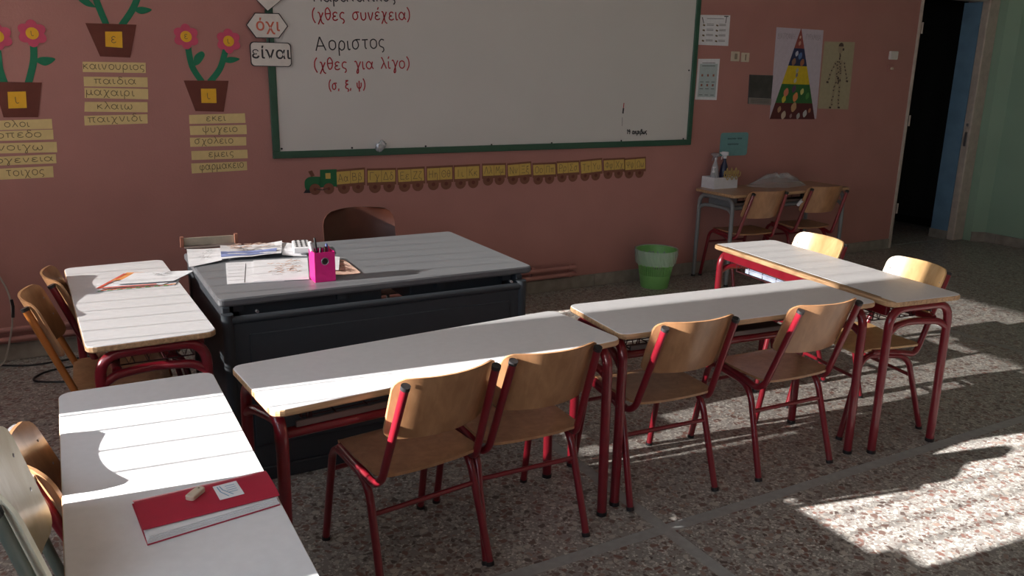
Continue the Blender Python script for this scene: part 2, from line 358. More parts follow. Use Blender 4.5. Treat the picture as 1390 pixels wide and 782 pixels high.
def write(name, txt, p0, p1, m, parent, org, w=.004, d=.003, xh=None, jit=.04):
    """pen writing from p0 to p1 (x,z wall coordinates); fills that length"""
    if ' ' in txt:
        adv = lambda q: sum(GL[c][0]+(.12 if c != "'" else 0) for c in q)
        T_ = adv(txt); acc = 0; out = None
        for wd_ in txt.split(' '):
            f0, f1 = acc/T_, (acc+adv(wd_))/T_; L_ = lambda f_: (p0[0]+(p1[0]-p0[0])*f_, p0[1]+(p1[1]-p0[1])*f_)
            out = write(name, wd_, L_(f0), L_(f1), m, parent, org, w, d, xh, jit); acc += adv(wd_+' ')
        return out
    tot = sum(GL[c][0]+(.12 if c != "'" else 0) for c in txt)
    ln = math.hypot(p1[0]-p0[0], p1[1]-p0[1]); s = ln/tot; sy = xh if xh else s
    ux, uz = (p1[0]-p0[0])/ln, (p1[1]-p0[1])/ln
    g = G(); x = 0; rnd = random.Random(sum(ord(c)*(i+1) for i, c in enumerate(txt)))
    for c in txt:
        adv, st = GL[c]; jy = rnd.uniform(-jit, jit); jx = rnd.uniform(-jit, jit); js = 1+rnd.uniform(-jit, jit)
        for q in st:
            pp = [((x+(a+jx))*s, (b*js+jy)*sy) for a, b in smooth_stroke(q)]
            pp = [(p0[0]+a*ux-b*uz-org[0], p0[1]+a*uz+b*ux-org[1]) for a, b in pp]
            ribbon(g, pp, w, d)
        x += adv + (.12 if c != "'" else 0)
    return mesh_obj(name, g.v, g.f, m, parent)
def print_text(name, txt, size, x, z, d, m, parent, sx=1, track=1.0):
    cu = bpy.data.curves.new('t', 'FONT'); cu.body = txt; cu.size = size; cu.align_x = 'CENTER'; cu.extrude = .0004; cu.resolution_u = 3; cu.space_character = track; cu.offset = size*.012
    t = bpy.data.objects.new('t', cu); C.objects.link(t)
    dg = bpy.context.evaluated_depsgraph_get(); me = bpy.data.meshes.new_from_object(t.evaluated_get(dg))
    C.objects.unlink(t); bpy.data.objects.remove(t)
    me.transform(Matrix.Translation((x, -d, z)) @ Matrix.Rotation(PI/2, 4, 'X') @ Matrix.Scale(sx, 4, (1, 0, 0)))
    me.materials.clear(); me.materials.append(m)
    o = bpy.data.objects.new(name, me); C.objects.link(o); o.parent = parent; return o

# ------------------------------------------------------------------ the room
# floor: poured terrazzo bays with wide flush joints
JX, JY, BX, BY, JW = 1.87, 2.146, 3.35, 3.2, .028
fl = struct(G().box(WXL-.2, 8.75, -4.2, 9.0, -.12, -.002).obj('floor', M_joint))
xs = [JX+BX*k for k in range(-1, 3)]; ys = [JY+BY*k for k in range(-2, 3)]
xe = [WXL-.2]+xs+[8.75]; ye = [-4.2]+ys+[9.0]
for i in range(len(xe)-1):
    for j in range(len(ye)-1):
        x0 = xe[i]+(JW if i else 0); x1 = xe[i+1]-(JW if i < len(xe)-2 else 0)
        y0 = ye[j]+(JW if j else 0); y1 = ye[j+1]-(JW if j < len(ye)-2 else 0)
        if x1-x0 < .05 or y1-y0 < .05: continue
        G().box(x0, x1, y0, y1, -.002, 0).obj('terrazzo_slab', M_floor, fl)
struct(G().box(WXL-.2, 8.75, -4.2, 9.0, CEIL, CEIL+.1).obj('ceiling', M_white))
# board wall with the doorway
DX0, DX1, DH, T = 7.235, 8.205, 2.385, .22
w = G(); w.box(WXL-.2, DX0-.03, WY, WY+T, 0, CEIL); w.box(DX0-.03, 8.6, WY, WY+T, DH+.06, CEIL); w.box(8.24, 8.75, WY, WY+T, 0, DH+.06); w.box(8.6, 9.3, WY, WY+T, 0, CEIL)
struct(w.obj('wall_back', M_wall))
# hall behind the doorway
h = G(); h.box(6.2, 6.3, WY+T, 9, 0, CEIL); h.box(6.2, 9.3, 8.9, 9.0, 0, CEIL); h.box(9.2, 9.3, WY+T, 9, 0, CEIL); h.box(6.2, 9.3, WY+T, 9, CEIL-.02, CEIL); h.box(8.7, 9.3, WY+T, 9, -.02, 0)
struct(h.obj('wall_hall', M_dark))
# window wall
w = G(); w.box(WXL-.2, WXL, -4.2, WY+T, 0, SILL); w.box(WXL-.2, WXL, -4.2, WY+T, HEAD, CEIL)
ys_ = [-4.2]+[v for ab in WINS for v in ab]+[WY+T]
for i in range(0, len(ys_), 2): w.box(WXL-.2, WXL, ys_[i], ys_[i+1], SILL, HEAD)
struct(w.obj('wall_left', M_wall))
struct(G().box(WXL-.2, 8.75, -4.3, -4.2, 0, CEIL).obj('wall_front', M_wall))
# right wall: narrow canted strip beside the door frame, then the green wall
o = [(8.372, WY), (8.372, 5.17), (WXR, 5.09), (WXR, -4.2), (8.75, -4.2), (8.75, WY)]
struct(mesh_obj('wall_right', *(lambda g: (g.v, g.f))(G().prism(o, 0, CEIL)), M_green))
# door frame
d = thing('door_1', None, None, (DX1, WY, 0)); struct(d)
def local(o, d): o.location = (o.location.x-d.location.x, o.location.y-d.location.y, o.location.z-d.location.z); o.parent = d; return o
fr = [(8.205, 0), (8.372, 0), (8.372, DH+.06), (8.205, DH+.06)]
local(G().bbox(8.205, 8.372, WY-.03, WY+.05, 0, DH+.14, .008).obj('door_frame', M_cream), d)
local(G().bbox(DX0-.03, DX0+.004, WY-.014, WY+.12, 0, DH+.14, .005).obj('door_frame', M_cream), d)
local(G().bbox(DX0+.004, 8.205, WY-.02, WY+.12, DH, DH+.14, .008).obj('door_frame', M_cream), d)
local(G().box(8.205, 8.245, WY+.05, WY+T+.02, .09, DH).obj('door_jamb', M_blue), d)
local(G().box(8.195, 8.245, WY+.05, WY+T+.03, 0, .09).obj('jamb_skirting', M_stone), d)
g = G(); g.box(8.198, 8.206, WY-.006, WY+.02, .98, 1.12); g.box(8.200, 8.206, WY-.006, WY+.02, 1.18, 1.21)
local(g.obj('strike_plate', M_silver), d)
for z in (.35, 1.2, 2.05):
    local(G().tube([(DX0+.010, WY-.02, z), (DX0+.010, WY-.02, z+.1)], .008, 8).obj('hinge', M_cream), d)
# baseboards: stone lengths with thin joints
b = struct(thing('baseboard_back', None, None, (0, WY, 0)))
xx = WXL+.01; k = 0
while xx < DX0-.05:
    x1 = min(xx+.62, DX0-.035)
    G().bbox(xx+.001, x1-.001, -.016, 0, 0, .098, .003).obj('baseboard_stone', M_stone, b); xx = x1
b = struct(thing('baseboard_right', None, None, (WXR, 0, 0)))
yy = 4.97
while yy > -4:
    G().bbox(-.016, 0, yy-.6, yy-.002, 0, .098, .003).obj('baseboard_stone', M_stone, b); yy -= .6
G().rings([[(x-WXR, y, z) for x, y in ((8.373, 5.17), (WXR, 5.09), (WXR, 4.97), (WXR-.016, 4.97), (WXR-.016, 5.078), (8.366, 5.155))] for z in (0, .098)]).obj('baseboard_stone', M_stone, b)
# windows (outside the frame; they admit the light): frame, glass, upright bars
for i, (a, c) in enumerate(WINS):
    wn = struct(thing('window_%d' % (i+1), None, None, (WXL, a, SILL)))
    H_, L_ = HEAD-SILL, c-a
    g = G(); t = .025
    g.box(-.12, -.07, 0, t, 0, H_); g.box(-.12, -.07, L_-t, L_, 0, H_); g.box(-.12, -.07, 0, L_, 0, t); g.box(-.12, -.07, 0, L_, H_-t, H_)
    g.obj('window_frame', M_white, wn)
    G().box(-.100, -.096, t, L_-t, t, H_-t).obj('window_pane', M_glass, wn)
    for k in range(-60, 40):
        yb = 2.412+.1345*k-a
        if .03 < yb < L_-.03: G().tube([(-.17, yb, 0), (-.17, yb, H_)], .0065 if i < 4 else .003, 6).obj('window_bar', M_black, wn)
# added, unseen: sheer curtain dims the sun, a corner gap leaves one bright strip
g = G(); n = 240; y0, y1 = 2.85, 5.12
pt = [(WXL+.07+.03*math.sin(i*.55)+.008*math.sin(i*1.7), y0+(y1-y0)*i/n) for i in range(n+1)]
g.add([(x, y, z) for z in (.5, 2.8) for x, y in pt], [(i, i+1, n+1+i+1, n+1+i) for i in range(n)])
cu = thing('curtain', 'unseen off-white sheer curtain added to dim sun through the window nearest the board wall', 'curtain', (0, 0, 0))
g.obj('sun_dimming_cloth', M_curtain, cu, smooth=True)
G().tube([(WXL+.07, 2.75, 2.81), (WXL+.07, 5.24, 2.81)], .012).obj('added_curtain_rod', M_white, cu)
struct(G().box(-40, WXL-.2, -25, 30, -.5, -.4).obj('ground', mat('bounce_ground', srgb(150, 146, 138), .9)))  # unseen ground outside, added to bounce light up to the ceiling

# heating pipes on the board wall
p = thing('heating_pipes', 'pair of pink painted pipes running along the wall above the baseboard', 'pipe', (0, WY, 0))
for z in (.183, .128):
    pts = fillet([(WXL+.05, -.045, z+.005), (3.47, -.045, z), (3.47, .0, z)], .03)
    g = G().tube(pts, .0165, 12); g.tube([(3.40, -.045, z), (3.43, -.045, z)], .021, 12); g.obj('pipe', M_wall, p, smooth=True)
for x in (-.9, .6, 2.2, 3.1):
    g = G().box(x-.012, x+.012, -.03, 0, .11, .205); g.obj('pipe_bracket', M_wall, p)

# ------------------------------------------------------------------ school desk
HD, DL, DW = .72, 1.288, .43
def tabletop(g_top, g_core, L, W, z, r=.035, groove=False):
    th = .024
    prof = [(0.004, z-th), (0.0, z-th+.005), (0.0, z-.0055), (.0015, z-.002)]
    g_core.rings([[(x, y, zz) for x, y in rrect(-L/2+i, L/2-i, -W/2+i, W/2-i, r)] for i, zz in prof])
    g_top.rings([[(x, y, zz) for x, y in rrect(-L/2+i, L/2-i, -W/2+i, W/2-i, r)] for i, zz in ((.0015, z-.002), (.003, z))])
def make_desk(label, M_f=M_red, M_t=M_top, M_e=M_edge, L=DL, W=DW, HD=HD, groove=False, tray_side='rail', leg_r=.019):
    t = thing('school_desk', label, 'desk')
    if groove:   # top in two strips with a pen groove between them that stops short of the ends
        g1 = G(); g2 = G(); th = .024; gy = W/2-.032; gw = .009; gl = L/2-.09
        prof = [(0.004, HD-th), (0.0, HD-th+.005), (0.0, HD-.0055), (.0015, HD-.002)]
        g2.rings([[(x, y, zz) for x, y in rrect(-L/2+i, L/2-i, -W/2+i, W/2-i, .035)] for i, zz in prof])
        i = .0025; out = rrect(-L/2+i, L/2-i, -W/2+i, W/2-i, .035)
        lowp = [(x, y) for x, y in out if y <= gy]; lowp.sort(key=lambda q: 0)
        # lower field (clockwise from right-upper to left-upper), upper field, end bridges
        lo = rrect(-L/2+i, L/2-i, -W/2+i, W/2-i, .035)
        lower = [p for p in lo if p[1] < 0]
        n5 = len(lower)//2
        g1.prism([(-L/2+i, gy-gw)]+[p for p in lo[15:20]]+[p for p in lo[0:5]]+[(L/2-i, gy-gw)], HD-.002, HD)
        g4 = G().prism([(-L/2+i, gy+gw*.4)]+[(L/2-i, gy+gw*.4)]+lo[5:10]+lo[10:15], HD-.002, HD-.0004); g4.obj('wood_strip', M_e, t)
        g1.box(-L/2+i, -gl, gy-gw, gy+gw*.4, HD-.002, HD); g1.box(gl, L/2-i, gy-gw, gy+gw*.4, HD-.002, HD)
        g3 = G().box(-gl, gl, gy-gw, gy+gw*.4, HD-.002, HD-.0015); g3.obj('pen_groove', M_groove, t)
    else:
        g1, g2 = G(), G(); tabletop(g1, g2, L, W, HD)
    g2.obj('edge_band', M_e, t, smooth=False); g1.obj('tabletop', M_t, t)
    zt = HD-.024-leg_r
    lx, ly = L/2-.03, W/2-.034
    for sx in (-1, 1):
        for sy in (-1, 1):
            pts = fillet([(sx*lx, sy*ly, .012), (sx*(lx-.005), sy*(ly-.004), zt), (sx*(lx-.005), 0, zt)], .085, 7)
            lg = G().tube(pts, leg_r, 12).obj('leg', M_f, t, smooth=True)
            G().tube([(sx*lx, sy*ly, 0), (sx*lx, sy*ly, .016)], leg_r+.0015, 12).obj('foot_cap', M_black, lg, smooth=True)
        zc = HD-.125
        pts = fillet([(sx*(lx-.003), -ly+.005, zc-.03), (sx*(lx-.012), -ly+.05, zc), (sx*(lx-.05), 0, zc), (sx*(lx-.012), ly-.05, zc), (sx*(lx-.003), ly-.005, zc-.03)], .05, 4)
        G().tube(pts, leg_r*.85, 10).obj('crossbar', M_f, t, smooth=True)
    # apron rail opposite the sitter, tray rail on the sitter's side
    G().bbox(-lx+.03, lx-.03, ly-.03, ly-.004, zt-.036, zt+leg_r, .003).obj('apron_rail', M_f, t)
    G().tube([(-lx+.03, -ly+.06, HD-.118), (lx-.03, -ly+.06, HD-.118)], leg_r*.9, 10).obj('tray_rail', M_f, t, smooth=True)
    G().bbox(-lx+.06, lx-.06, -ly+.04, -ly+.05, HD-.098, HD-.078, .002).obj('tray_lip', M_lip, t)
    g = G(); x0, x1, y0, y1, z0 = -lx+.12, lx-.12, -ly+.075, ly-.03, HD-.128
    g.tube([(x0, y0, z0), (x1, y0, z0)], .0035, 6); g.tube([(x0, y1, z0), (x1, y1, z0)], .003, 6); g.tube([(x0, y1, z0+.04), (x1, y1, z0+.04)], .003, 6)
    n = 9
    for k in range(n+1):
        x = x0+(x1-x0)*k/n; g.tube([(x, y0, z0), (x, y1, z0), (x, y1, zt)], .0028, 6)
    for k in range(1, 5): y = y0+(y1-y0)*k/5; g.tube([(x0, y, z0), (x1, y, z0)], .0025, 5)
    for s, xq in ((-1, x0), (1, x1)):
        z_ = [(xq, y0+(y1-y0)*k/8, (z0 if k % 2 else zt)) for k in range(9)]; g.tube(z_, .0028, 5)
        g.tube([(xq, y0, z0), (xq, y0, zt)], .003, 5)
    g.obj('book_rack', M_wire, t)
    return t

deskA = make_desk('white school desk at back left, with children\'s drawings lying on it')
deskA.location = (.225, 3.664, 0); deskA.rotation_euler = (0, 0, -PI/2+math.radians(1.66))
GD = 'white school desks with red tube legs'; deskA['group'] = GD
clone(deskA, (.1517, 1.966, 0), -PI/2+math.radians(-.34), 'white school desk in left foreground with the crimson folder on it')
clone(deskA, (1.088, 2.469, 0), math.radians(4.7), 'white school desk in front of the black teacher\'s desk, left of the middle row')
clone(deskA, (2.4305, 2.510, 0), math.radians(-4.66), 'white school desk in middle row, butting against the turned right-hand desk')
dR = make_desk('white school desk at right turned sideways, with pen groove and papers in its rack', groove=True)
dR['group'] = GD; dR.location = (3.376, 2.8227, 0); dR.rotation_euler = (0, 0, PI/2+math.radians(-6.28))
dW = make_desk('brown wood-topped desk with grey legs standing against the pink wall', M_greyen, M_deskwood, M_edge, L=1.33, W=.46, HD=.74, leg_r=.017)
dW.location = (5.27, 5.005, 0); dW.rotation_euler = (0, 0, math.radians(0))
G().box(-.53, .53, -.13, .19, .60, .606).obj('shelf', M_tray, dW); G().box(-.535, -.53, -.13, .19, .60, .70).obj('shelf_side', M_greyen, dW); G().box(.53, .535, -.13, .19, .60, .70).obj('shelf_side', M_greyen, dW)

# ------------------------------------------------------------------ school chair (faces local +y)
def make_chair(label, group=None):
    t = thing('school_chair', label, 'chair', group=group)
    r = .0138
    for s in (-1, 1):
        # upright that sweeps down, curls under the seat and runs forward
        pts = fillet([(s*.160, -.318, .762), (s*.176, -.185, .412), (s*.186, -.150, .385), (s*.188, -.06, .405), (s*.186, .10, .418)], .05, 6)
        up = G().tube(pts, r, 10).obj('upright', M_red, t, smooth=True)
        d_ = (Vector(pts[0])-Vector(pts[1])).normalized()
        G().tube([Vector(pts[0])-d_*.006, Vector(pts[0])+d_*.007], r+.0015, 10).obj('cap', M_black, up, smooth=True)
        # rear leg bends forward below the seat
        pts = fillet([(s*.205, -.235, .008), (s*.190, -.115, .385), (s*.187, .12, .402)], .075, 6)
        lg = G().tube(pts, r, 10).obj('leg', M_red, t, smooth=True)
        G().tube([(s*.205, -.236, 0), (s*.2045, -.232, .014)], r+.002, 10).obj('foot_cap', M_black, lg, smooth=True)
        pts = fillet([(s*.196, .232, .008), (s*.188, .155, .392), (s*.186, .05, .415)], .05, 6)
        lg = G().tube(pts, r, 10).obj('leg', M_red, t, smooth=True)
        G().tube([(s*.196, .233, 0), (s*.1955, .230, .014)], r+.002, 10).obj('foot_cap', M_black, lg, smooth=True)
    G().tube([(-.193, -.148, .28), (.193, -.148, .28)], .009, 8).obj('rung', M_red, t, smooth=True)
    G().tube([(-.188, .178, .30), (.188, .178, .30)], .009, 8).obj('rung', M_red, t, smooth=True)
    G().tube([(-.184, .08, .408), (.184, .08, .408)], .009, 8).obj('seat_rail', M_red, t, smooth=True)
    # seat: bent plywood, dished, front edge rolling down
    nx, ny, th = 12, 12, .010
    def sz(u, v):
        z = .428 + .004*math.cos(PI*u)**2*0 - .010*(1-u*u)*(1-max(0, v)**2) + .006
        if v > .65: z -= .022*((v-.65)/.35)**2
        return z
    def grid(fx, fz, name, m):
        vs_, fs = [], []
        for side in (0, 1):
            for j in range(ny+1):
                for i in range(nx+1):
                    vs_.append(fx(i/nx*2-1, j/ny*2-1, side))
        N = (nx+1)*(ny+1)
        for j in range(ny):
            for i in range(nx):
                a = j*(nx+1)+i; q = (a, a+1, a+nx+2, a+nx+1)
                fs.append(q); fs.append(tuple(N+k for k in q[::-1]))
        bd = [i for i in range(nx)] + [j*(nx+1)+nx for j in range(ny)] + [ny*(nx+1)+i for i in range(nx, 0, -1)] + [j*(nx+1) for j in range(ny, 0, -1)]
        for k in range(len(bd)):
            a, b_ = bd[k], bd[(k+1) % len(bd)]; fs.append((a, N+a, N+b_, b_))
        return mesh_obj(name, vs_, fs, m, t, smooth=True)
    def rnd_corner(u, v, hx, hy, r_):
        x, y = u*hx, v*hy; ax, ay = abs(x)-(hx-r_), abs(y)-(hy-r_)
        if ax > 0 and ay > 0:
            mxx = max(ax, ay); l = math.hypot(ax, ay); k = mxx/l if l else 1
            x = math.copysign((hx-r_)+ax*k, x); y = math.copysign((hy-r_)+ay*k, y)
        return x, y
    def seat(u, v, side):
        x, y = rnd_corner(u, v, .19-.008*max(0, v), .178, .045)
        return (x, y-.018, sz(u, v)-side*th)
    grid(seat, None, 'seat', M_ply)
    def back(u, v, side):
        x, y = rnd_corner(u, v, .182, .120, .04)
        zc = .672; z = zc+y*.935; 
        bow = .058*(1-(x/.182)**2) - .012        # middle set back
        yy = -.318 + (.762-z)*.38 + .013 - bow + (-side)*.009 + .019
        return (x, yy, z)
    grid(back, None, 'backrest', M_ply)
    g = G()
    for s in (-1, 1):
        for z in (.65, .72):
            y = -.318+(.762-z)*.38
            g.lathe([(.005, 0), (.005, .002), (.003, .004)], 8)
            n0 = len(g.v)-24
            for i in range(n0, len(g.v)):
                vx, vy, vz = g.v[i]; g.v[i] = (s*.160+vx, y+.0275+vz, z+vy)
    g.obj('rivets', M_silver, t)
    return t
GC = 'wooden school chairs with red tube frames'
ch = make_chair('wooden school chair with red frame, front row, nearest the camera and leftmost of the four', GC)
ch.location = (.945, 2.445, 0); ch.rotation_euler = (0, 0, math.radians(7))
clone(ch, (1.376, 2.478, 0), math.radians(-1), 'wooden school chair second from left in the front row, its backrest partly sunlit')
clone(ch, (2.055, 2.535, 0), math.radians(-4), 'wooden school chair in front row, third from left, beside the paired desk legs')
clone(ch, (2.680, 2.490, 0), math.radians(-2.5), 'wooden school chair in front row, rightmost of four, before the turned desk')
# right-hand desk, sitters facing left
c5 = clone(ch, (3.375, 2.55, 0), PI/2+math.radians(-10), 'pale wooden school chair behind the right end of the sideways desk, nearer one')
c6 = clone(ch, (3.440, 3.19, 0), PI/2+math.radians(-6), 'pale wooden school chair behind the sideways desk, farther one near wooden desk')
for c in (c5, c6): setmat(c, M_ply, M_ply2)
# chairs at the wood-topped desk by the wall
c7 = clone(ch, (4.875, 4.945, 0), math.radians(-6), 'wooden school chair tucked under the grey-legged desk, left one of the pair')
c8 = clone(ch, (5.55, 4.965, 0), math.radians(-8), 'wooden school chair tucked under the grey-legged desk, right one with tape on its upright')
G().tube([(-.182, -.197, .62+.0), (-.181, -.240, .665)], .0145, 10).obj('tape', M_paper, c8)
c8.children[-1].location = (0.012, -.03, -.02)
# left side, sitters facing right
c9 = clone(ch, (.175, 3.60, 0), -PI/2+math.radians(-2), 'wooden school chair with orange frame at back-left desk, the one closer to camera')
setmat(c9, M_red, M_orange)
c10 = clone(ch, (.25, 3.96, 0), -PI/2+math.radians(3), 'wooden school chair with dark red frame at back-left desk, farther from camera')
c11 = clone(ch, (.178, 2.150, 0), -PI/2+math.radians(6), 'wooden school chair at the sunlit left desk, its curved back edge glowing in the sun')
setmat(c11, M_black, M_silver)
c12 = clone(ch, (.098, 1.715, .0), -PI/2+math.radians(4), 'worn whitish plywood chair with grey-green frame cut off by left frame edge')
setmat(c12, M_red, M_greygreen); setmat(c12, M_ply, M_plyold)
c12.scale = (1.10, .82, 1.20)

# ------------------------------------------------------------------ teacher's desk
t = thing('teacher_desk', 'large teacher\'s desk with grey top and black metal front panel', 'desk', (1.2, 3.68, 0))
TZ = .78
out = rrect(-.70, .695, -.46, .46, .02)
g = G().rings([[(x*(1-i/.7), y*(1-i/.46), z) for x, y in out] for i, z in ((.006, TZ-.032), (0, TZ-.024), (0, TZ-.006), (.004, TZ-.001))]); g.obj('edge_trim', M_tdedge, t)
G().prism([(x*.993, y*.990) for x, y in out], TZ-.002, TZ).obj('desktop', M_tdtop, t)
# modesty panel and posts
yf = -.49
G().bbox(-.66, .61, yf, yf+.02, .06, .70, .004).obj('front_panel', M_tdblk, t)
G().bbox(-.60, .56, yf-.006, yf+.002, .16, .64, .004).obj('panel_inset', M_tdblk, t)
G().tube([(-.66, yf+.005, .70), (.61, yf+.005, .70)], .016, 10).obj('top_rail', M_tdblk, t, smooth=True)
G().bbox(-.66, .61, yf-.004, yf+.03, .0, .06, .004).obj('plinth_rail', M_tdblk, t)
for x in (-.675, .625):
    g = G().rings([[(px+x, py, z) for px, py in rrect(-.022, .022, yf-.012, yf+.045, .02)] for z in (0, .725)]); g.obj('corner_post', M_tdblk, t, smooth=True)
    G().bbox(x-.016, x+.016, .38, .43, 0, .745, .005).obj('leg', M_tdblk, t)
    G().bbox(x-.010, x+.010, yf+.045, .38, .12, .745, .004).obj('side_panel', M_tdblk, t)
    G().bbox(x-.016, x+.016, yf+.03, .40, .715, .748, .004).obj('support_arm', M_tdblk, t)
for x in (-.56, .575):
    g = G().tube([(x, yf+.03, .722), (x, yf+.01, .722)], .006, 10); g.obj('bolt', M_silver, t, smooth=True)
g = G()
for x in (-.62, -.2, .25, .58): g.box(x-.02, x+.02, -.42, .42, .715, .748)
g.obj('top_bearers', M_tdblk, t)
G().bbox(-.62, -.02, -.40, .36, .655, .744, .004).obj('drawer_unit', M_tdblk, t)
G().bbox(.12, .58, -.38, .36, .655, .744, .004).obj('drawer_unit', M_tdblk, t)
# teacher's chair
t = thing('teacher_chair', 'brown moulded chair behind the teacher\'s desk', 'chair', (1.50, 4.36, 0))
vs_, fs = [], []; nx, ny = 14, 14
for side in (0, 1):
    for j in range(ny+1):
        for i in range(nx+1):
            u, v = i/nx*2-1, j/ny
            ph = max(0, (v-.7)/.3)*PI/2; rc = .085
            x = u*((.212-rc+rc*math.cos(ph)) if v > .7 else .212)
            vs_.append((x, .17+.06*v-.07*u*u*.9-side*.008*-1, (.872-rc+rc*math.sin(ph)) if v > .7 else .50+(.372-rc)*v/.7))
N = (nx+1)*(ny+1)
for j in range(ny):
    for i in range(nx):
        a = j*(nx+1)+i; q = (a, a+1, a+nx+2, a+nx+1); fs += [q, tuple(N+k for k in q[::-1])]
bd = list(range(nx)) + [j*(nx+1)+nx for j in range(ny)] + [ny*(nx+1)+i for i in range(nx, 0, -1)] + [j*(nx+1) for j in range(ny, 0, -1)]
for k in range(len(bd)): a, b_ = bd[k], bd[(k+1) % len(bd)]; fs.append((a, N+a, N+b_, b_))
mesh_obj('backrest', vs_, fs, M_brownpl, t, smooth=True)
G().rings([[(x, y, z) for x, y in rrect(-.21+i, .21-i, -.2+i, .18-i, .06)] for i, z in ((.01, .445), (0, .455), (.015, .47))]).obj('seat', M_brownpl, t, smooth=True)
G().box(-.12, .12, .12, .19, .46, .53).obj('bracket', M_brownpl, t)
for sx in (-1, 1):
    for sy in (-1, 1): G().tube([(sx*.20, sy*.19, 0), (sx*.15, sy*.14, .45)], .011, 8).obj('leg', M_black, t, smooth=True)

# ------------------------------------------------------------------ things on the teacher's desk
def sheet(name, pts, z, m, label=None, cat=None, group=None, th=.0015, parent=None, warp=0):
    """slightly wavy thin sheet; pts = 4 corners (x,y)"""
    n = 8; v = []; f = []
    for side in (0, 1):
        for j in range(n+1):
            for i in range(n+1):
                a, b_ = i/n, j/n
                x = (pts[0][0]*(1-a)+pts[1][0]*a)*(1-b_)+(pts[3][0]*(1-a)+pts[2][0]*a)*b_
                y = (pts[0][1]*(1-a)+pts[1][1]*a)*(1-b_)+(pts[3][1]*(1-a)+pts[2][1]*a)*b_
                v.append((x, y, z+th*side+warp*(.5+.5*math.sin(3*a+4*b_+pts[0][0]*9))*(abs(a-.5)+abs(b_-.5))))
    N = (n+1)**2
    for j in range(n):
        for i in range(n):
            a = j*(n+1)+i; q = (a, a+1, a+n+2, a+n+1); f += [tuple(N+k for k in q), q[::-1]]
    bd = list(range(n)) + [j*(n+1)+n for j in range(n)] + [n*(n+1)+i for i in range(n, 0, -1)] + [j*(n+1) for j in range(n, 0, -1)]
    for k in range(len(bd)): a, b_ = bd[k], bd[(k+1) % len(bd)]; f.append((a, N+a, N+b_, b_))
    o = mesh_obj(name, v, f, m, parent)
    if label: tag(o, label, cat, group)
    return o
def lerp4(pts, a, b_):
    return ((pts[0][0]*(1-a)+pts[1][0]*a)*(1-b_)+(pts[3][0]*(1-a)+pts[2][0]*a)*b_, (pts[0][1]*(1-a)+pts[1][1]*a)*(1-b_)+(pts[3][1]*(1-a)+pts[2][1]*a)*b_)
def marks(name, pts, z, m, parent, strokes, w=.003):   # pen strokes on a horizontal sheet in unit coordinates
    g = G()
    for s in strokes:
        P = [lerp4(pts, a, b_) for a, b_ in s]; L, Rr = [], []
        for i, p in enumerate(P):
            q0, q1 = P[max(i-1, 0)], P[min(i+1, len(P)-1)]; dx, dy = q1[0]-q0[0], q1[1]-q0[1]; l = math.hypot(dx, dy) or 1
            L.append((p[0]-dy/l*w/2, p[1]+dx/l*w/2, z)); Rr.append((p[0]+dy/l*w/2, p[1]-dx/l*w/2, z))
        n = len(P); g.add(L+Rr, [(i, n+i, n+i+1, i+1) for i in range(n-1)])
    return tag(mesh_obj(name, g.v, g.f, m, parent), kind='stuff')
def squig(rnd, n, x0=.1, x1=.9, y0=.1, y1=.9, l=.12):
    out = []
    for _ in range(n):
        x, y = rnd.uniform(x0, x1-l), rnd.uniform(y0, y1); s = [(x, y)]
        for k in range(4): x += l/4; y += rnd.uniform(-.04, .04); s.append((x, y))
        out.append(s)
    return out
rn = random.Random(3)
M_lav = mat('lavender_print', srgb(130, 142, 190), .8, noise=.2, nscale=25)
M_peach = mat('peach_print', srgb(214, 178, 160), .8, noise=.2, nscale=60)
GP = 'worksheets on the teacher\'s desk'
P1 = [(.574, 3.446), (.80, 3.41), (.90, 3.80), (.640, 3.84)]
s = sheet('worksheet', P1, TZ+.001, M_paper, 'white worksheet with ruled lines lying on front left of the teacher\'s desk', 'paper', GP)
marks('pen_marks', P1, TZ+.0032, M_inkk, s, [[(.30, .02), (.33, .9)], [(.45, .2), (.9, .22)]]+[[(.03, y), (.3, y)] for y in (.15, .3, .45, .6, .75, .9)], .0022)
P2 = [(.68, 3.44), (.898, 3.386), (1.00, 3.784), (.76, 3.83)]
s = sheet('worksheet', P2, TZ+.003, M_paper, 'white worksheet with a faint drawing overlapping the ruled one beside the pink pen box', 'paper', GP)
marks('drawing', P2, TZ+.0052, M_peach, s, squig(rn, 26, .25, .95, .35, .9), .006); marks('pen_marks', P2, TZ+.0054, M_inkk, s, squig(rn, 9, .2, .95, .2, .9, .2), .0018)
P3 = [(.63, 3.887), (.894, 3.848), (.973, 4.157), (.676, 4.179)]
s = sheet('worksheet', P3, TZ+.006, M_paper, 'printed sheet with blue band and small drawings behind the ruled worksheet', 'paper', GP, warp=.02)
sheet('printed_band', [lerp4(P3, 0, .08), lerp4(P3, .9, .06), lerp4(P3, .92, .45), lerp4(P3, 0, .48)], TZ+.0125, M_lav, parent=s, warp=.012, th=.0006)
marks('drawing', P3, TZ+.0245, M_peach, s, squig(rn, 26, .1, .9, .5, .85), .009)
P4 = [(.478, 3.812), (.63, 3.87), (.673, 4.162), (.520, 4.17)]
s = sheet('worksheet', P4, TZ+.004, M_paper, 'white sheet hanging over the left edge of the teacher\'s desk', 'paper', GP, warp=.006)
marks('pen_marks', P4, TZ+.0125, M_inkk, s, squig(rn, 6, .2, .9, .2, .8, .2), .003)
P5 = [(.90, 3.86), (1.01, 3.83), (1.06, 4.06), (.975, 4.17)]
sheet('worksheet', P5, TZ+.002, M_paper, 'white paper with upturned corner lying under the white remote', 'paper', GP, warp=.010)
t = thing('remote_control', 'small white remote control with dark buttons behind the pink pen box', 'remote', (1.01, 3.93, TZ+.014), math.radians(-12))
G().bbox(-.04, .04, -.09, .09, 0, .03, .005).obj('case', M_paper, t)
g = G()
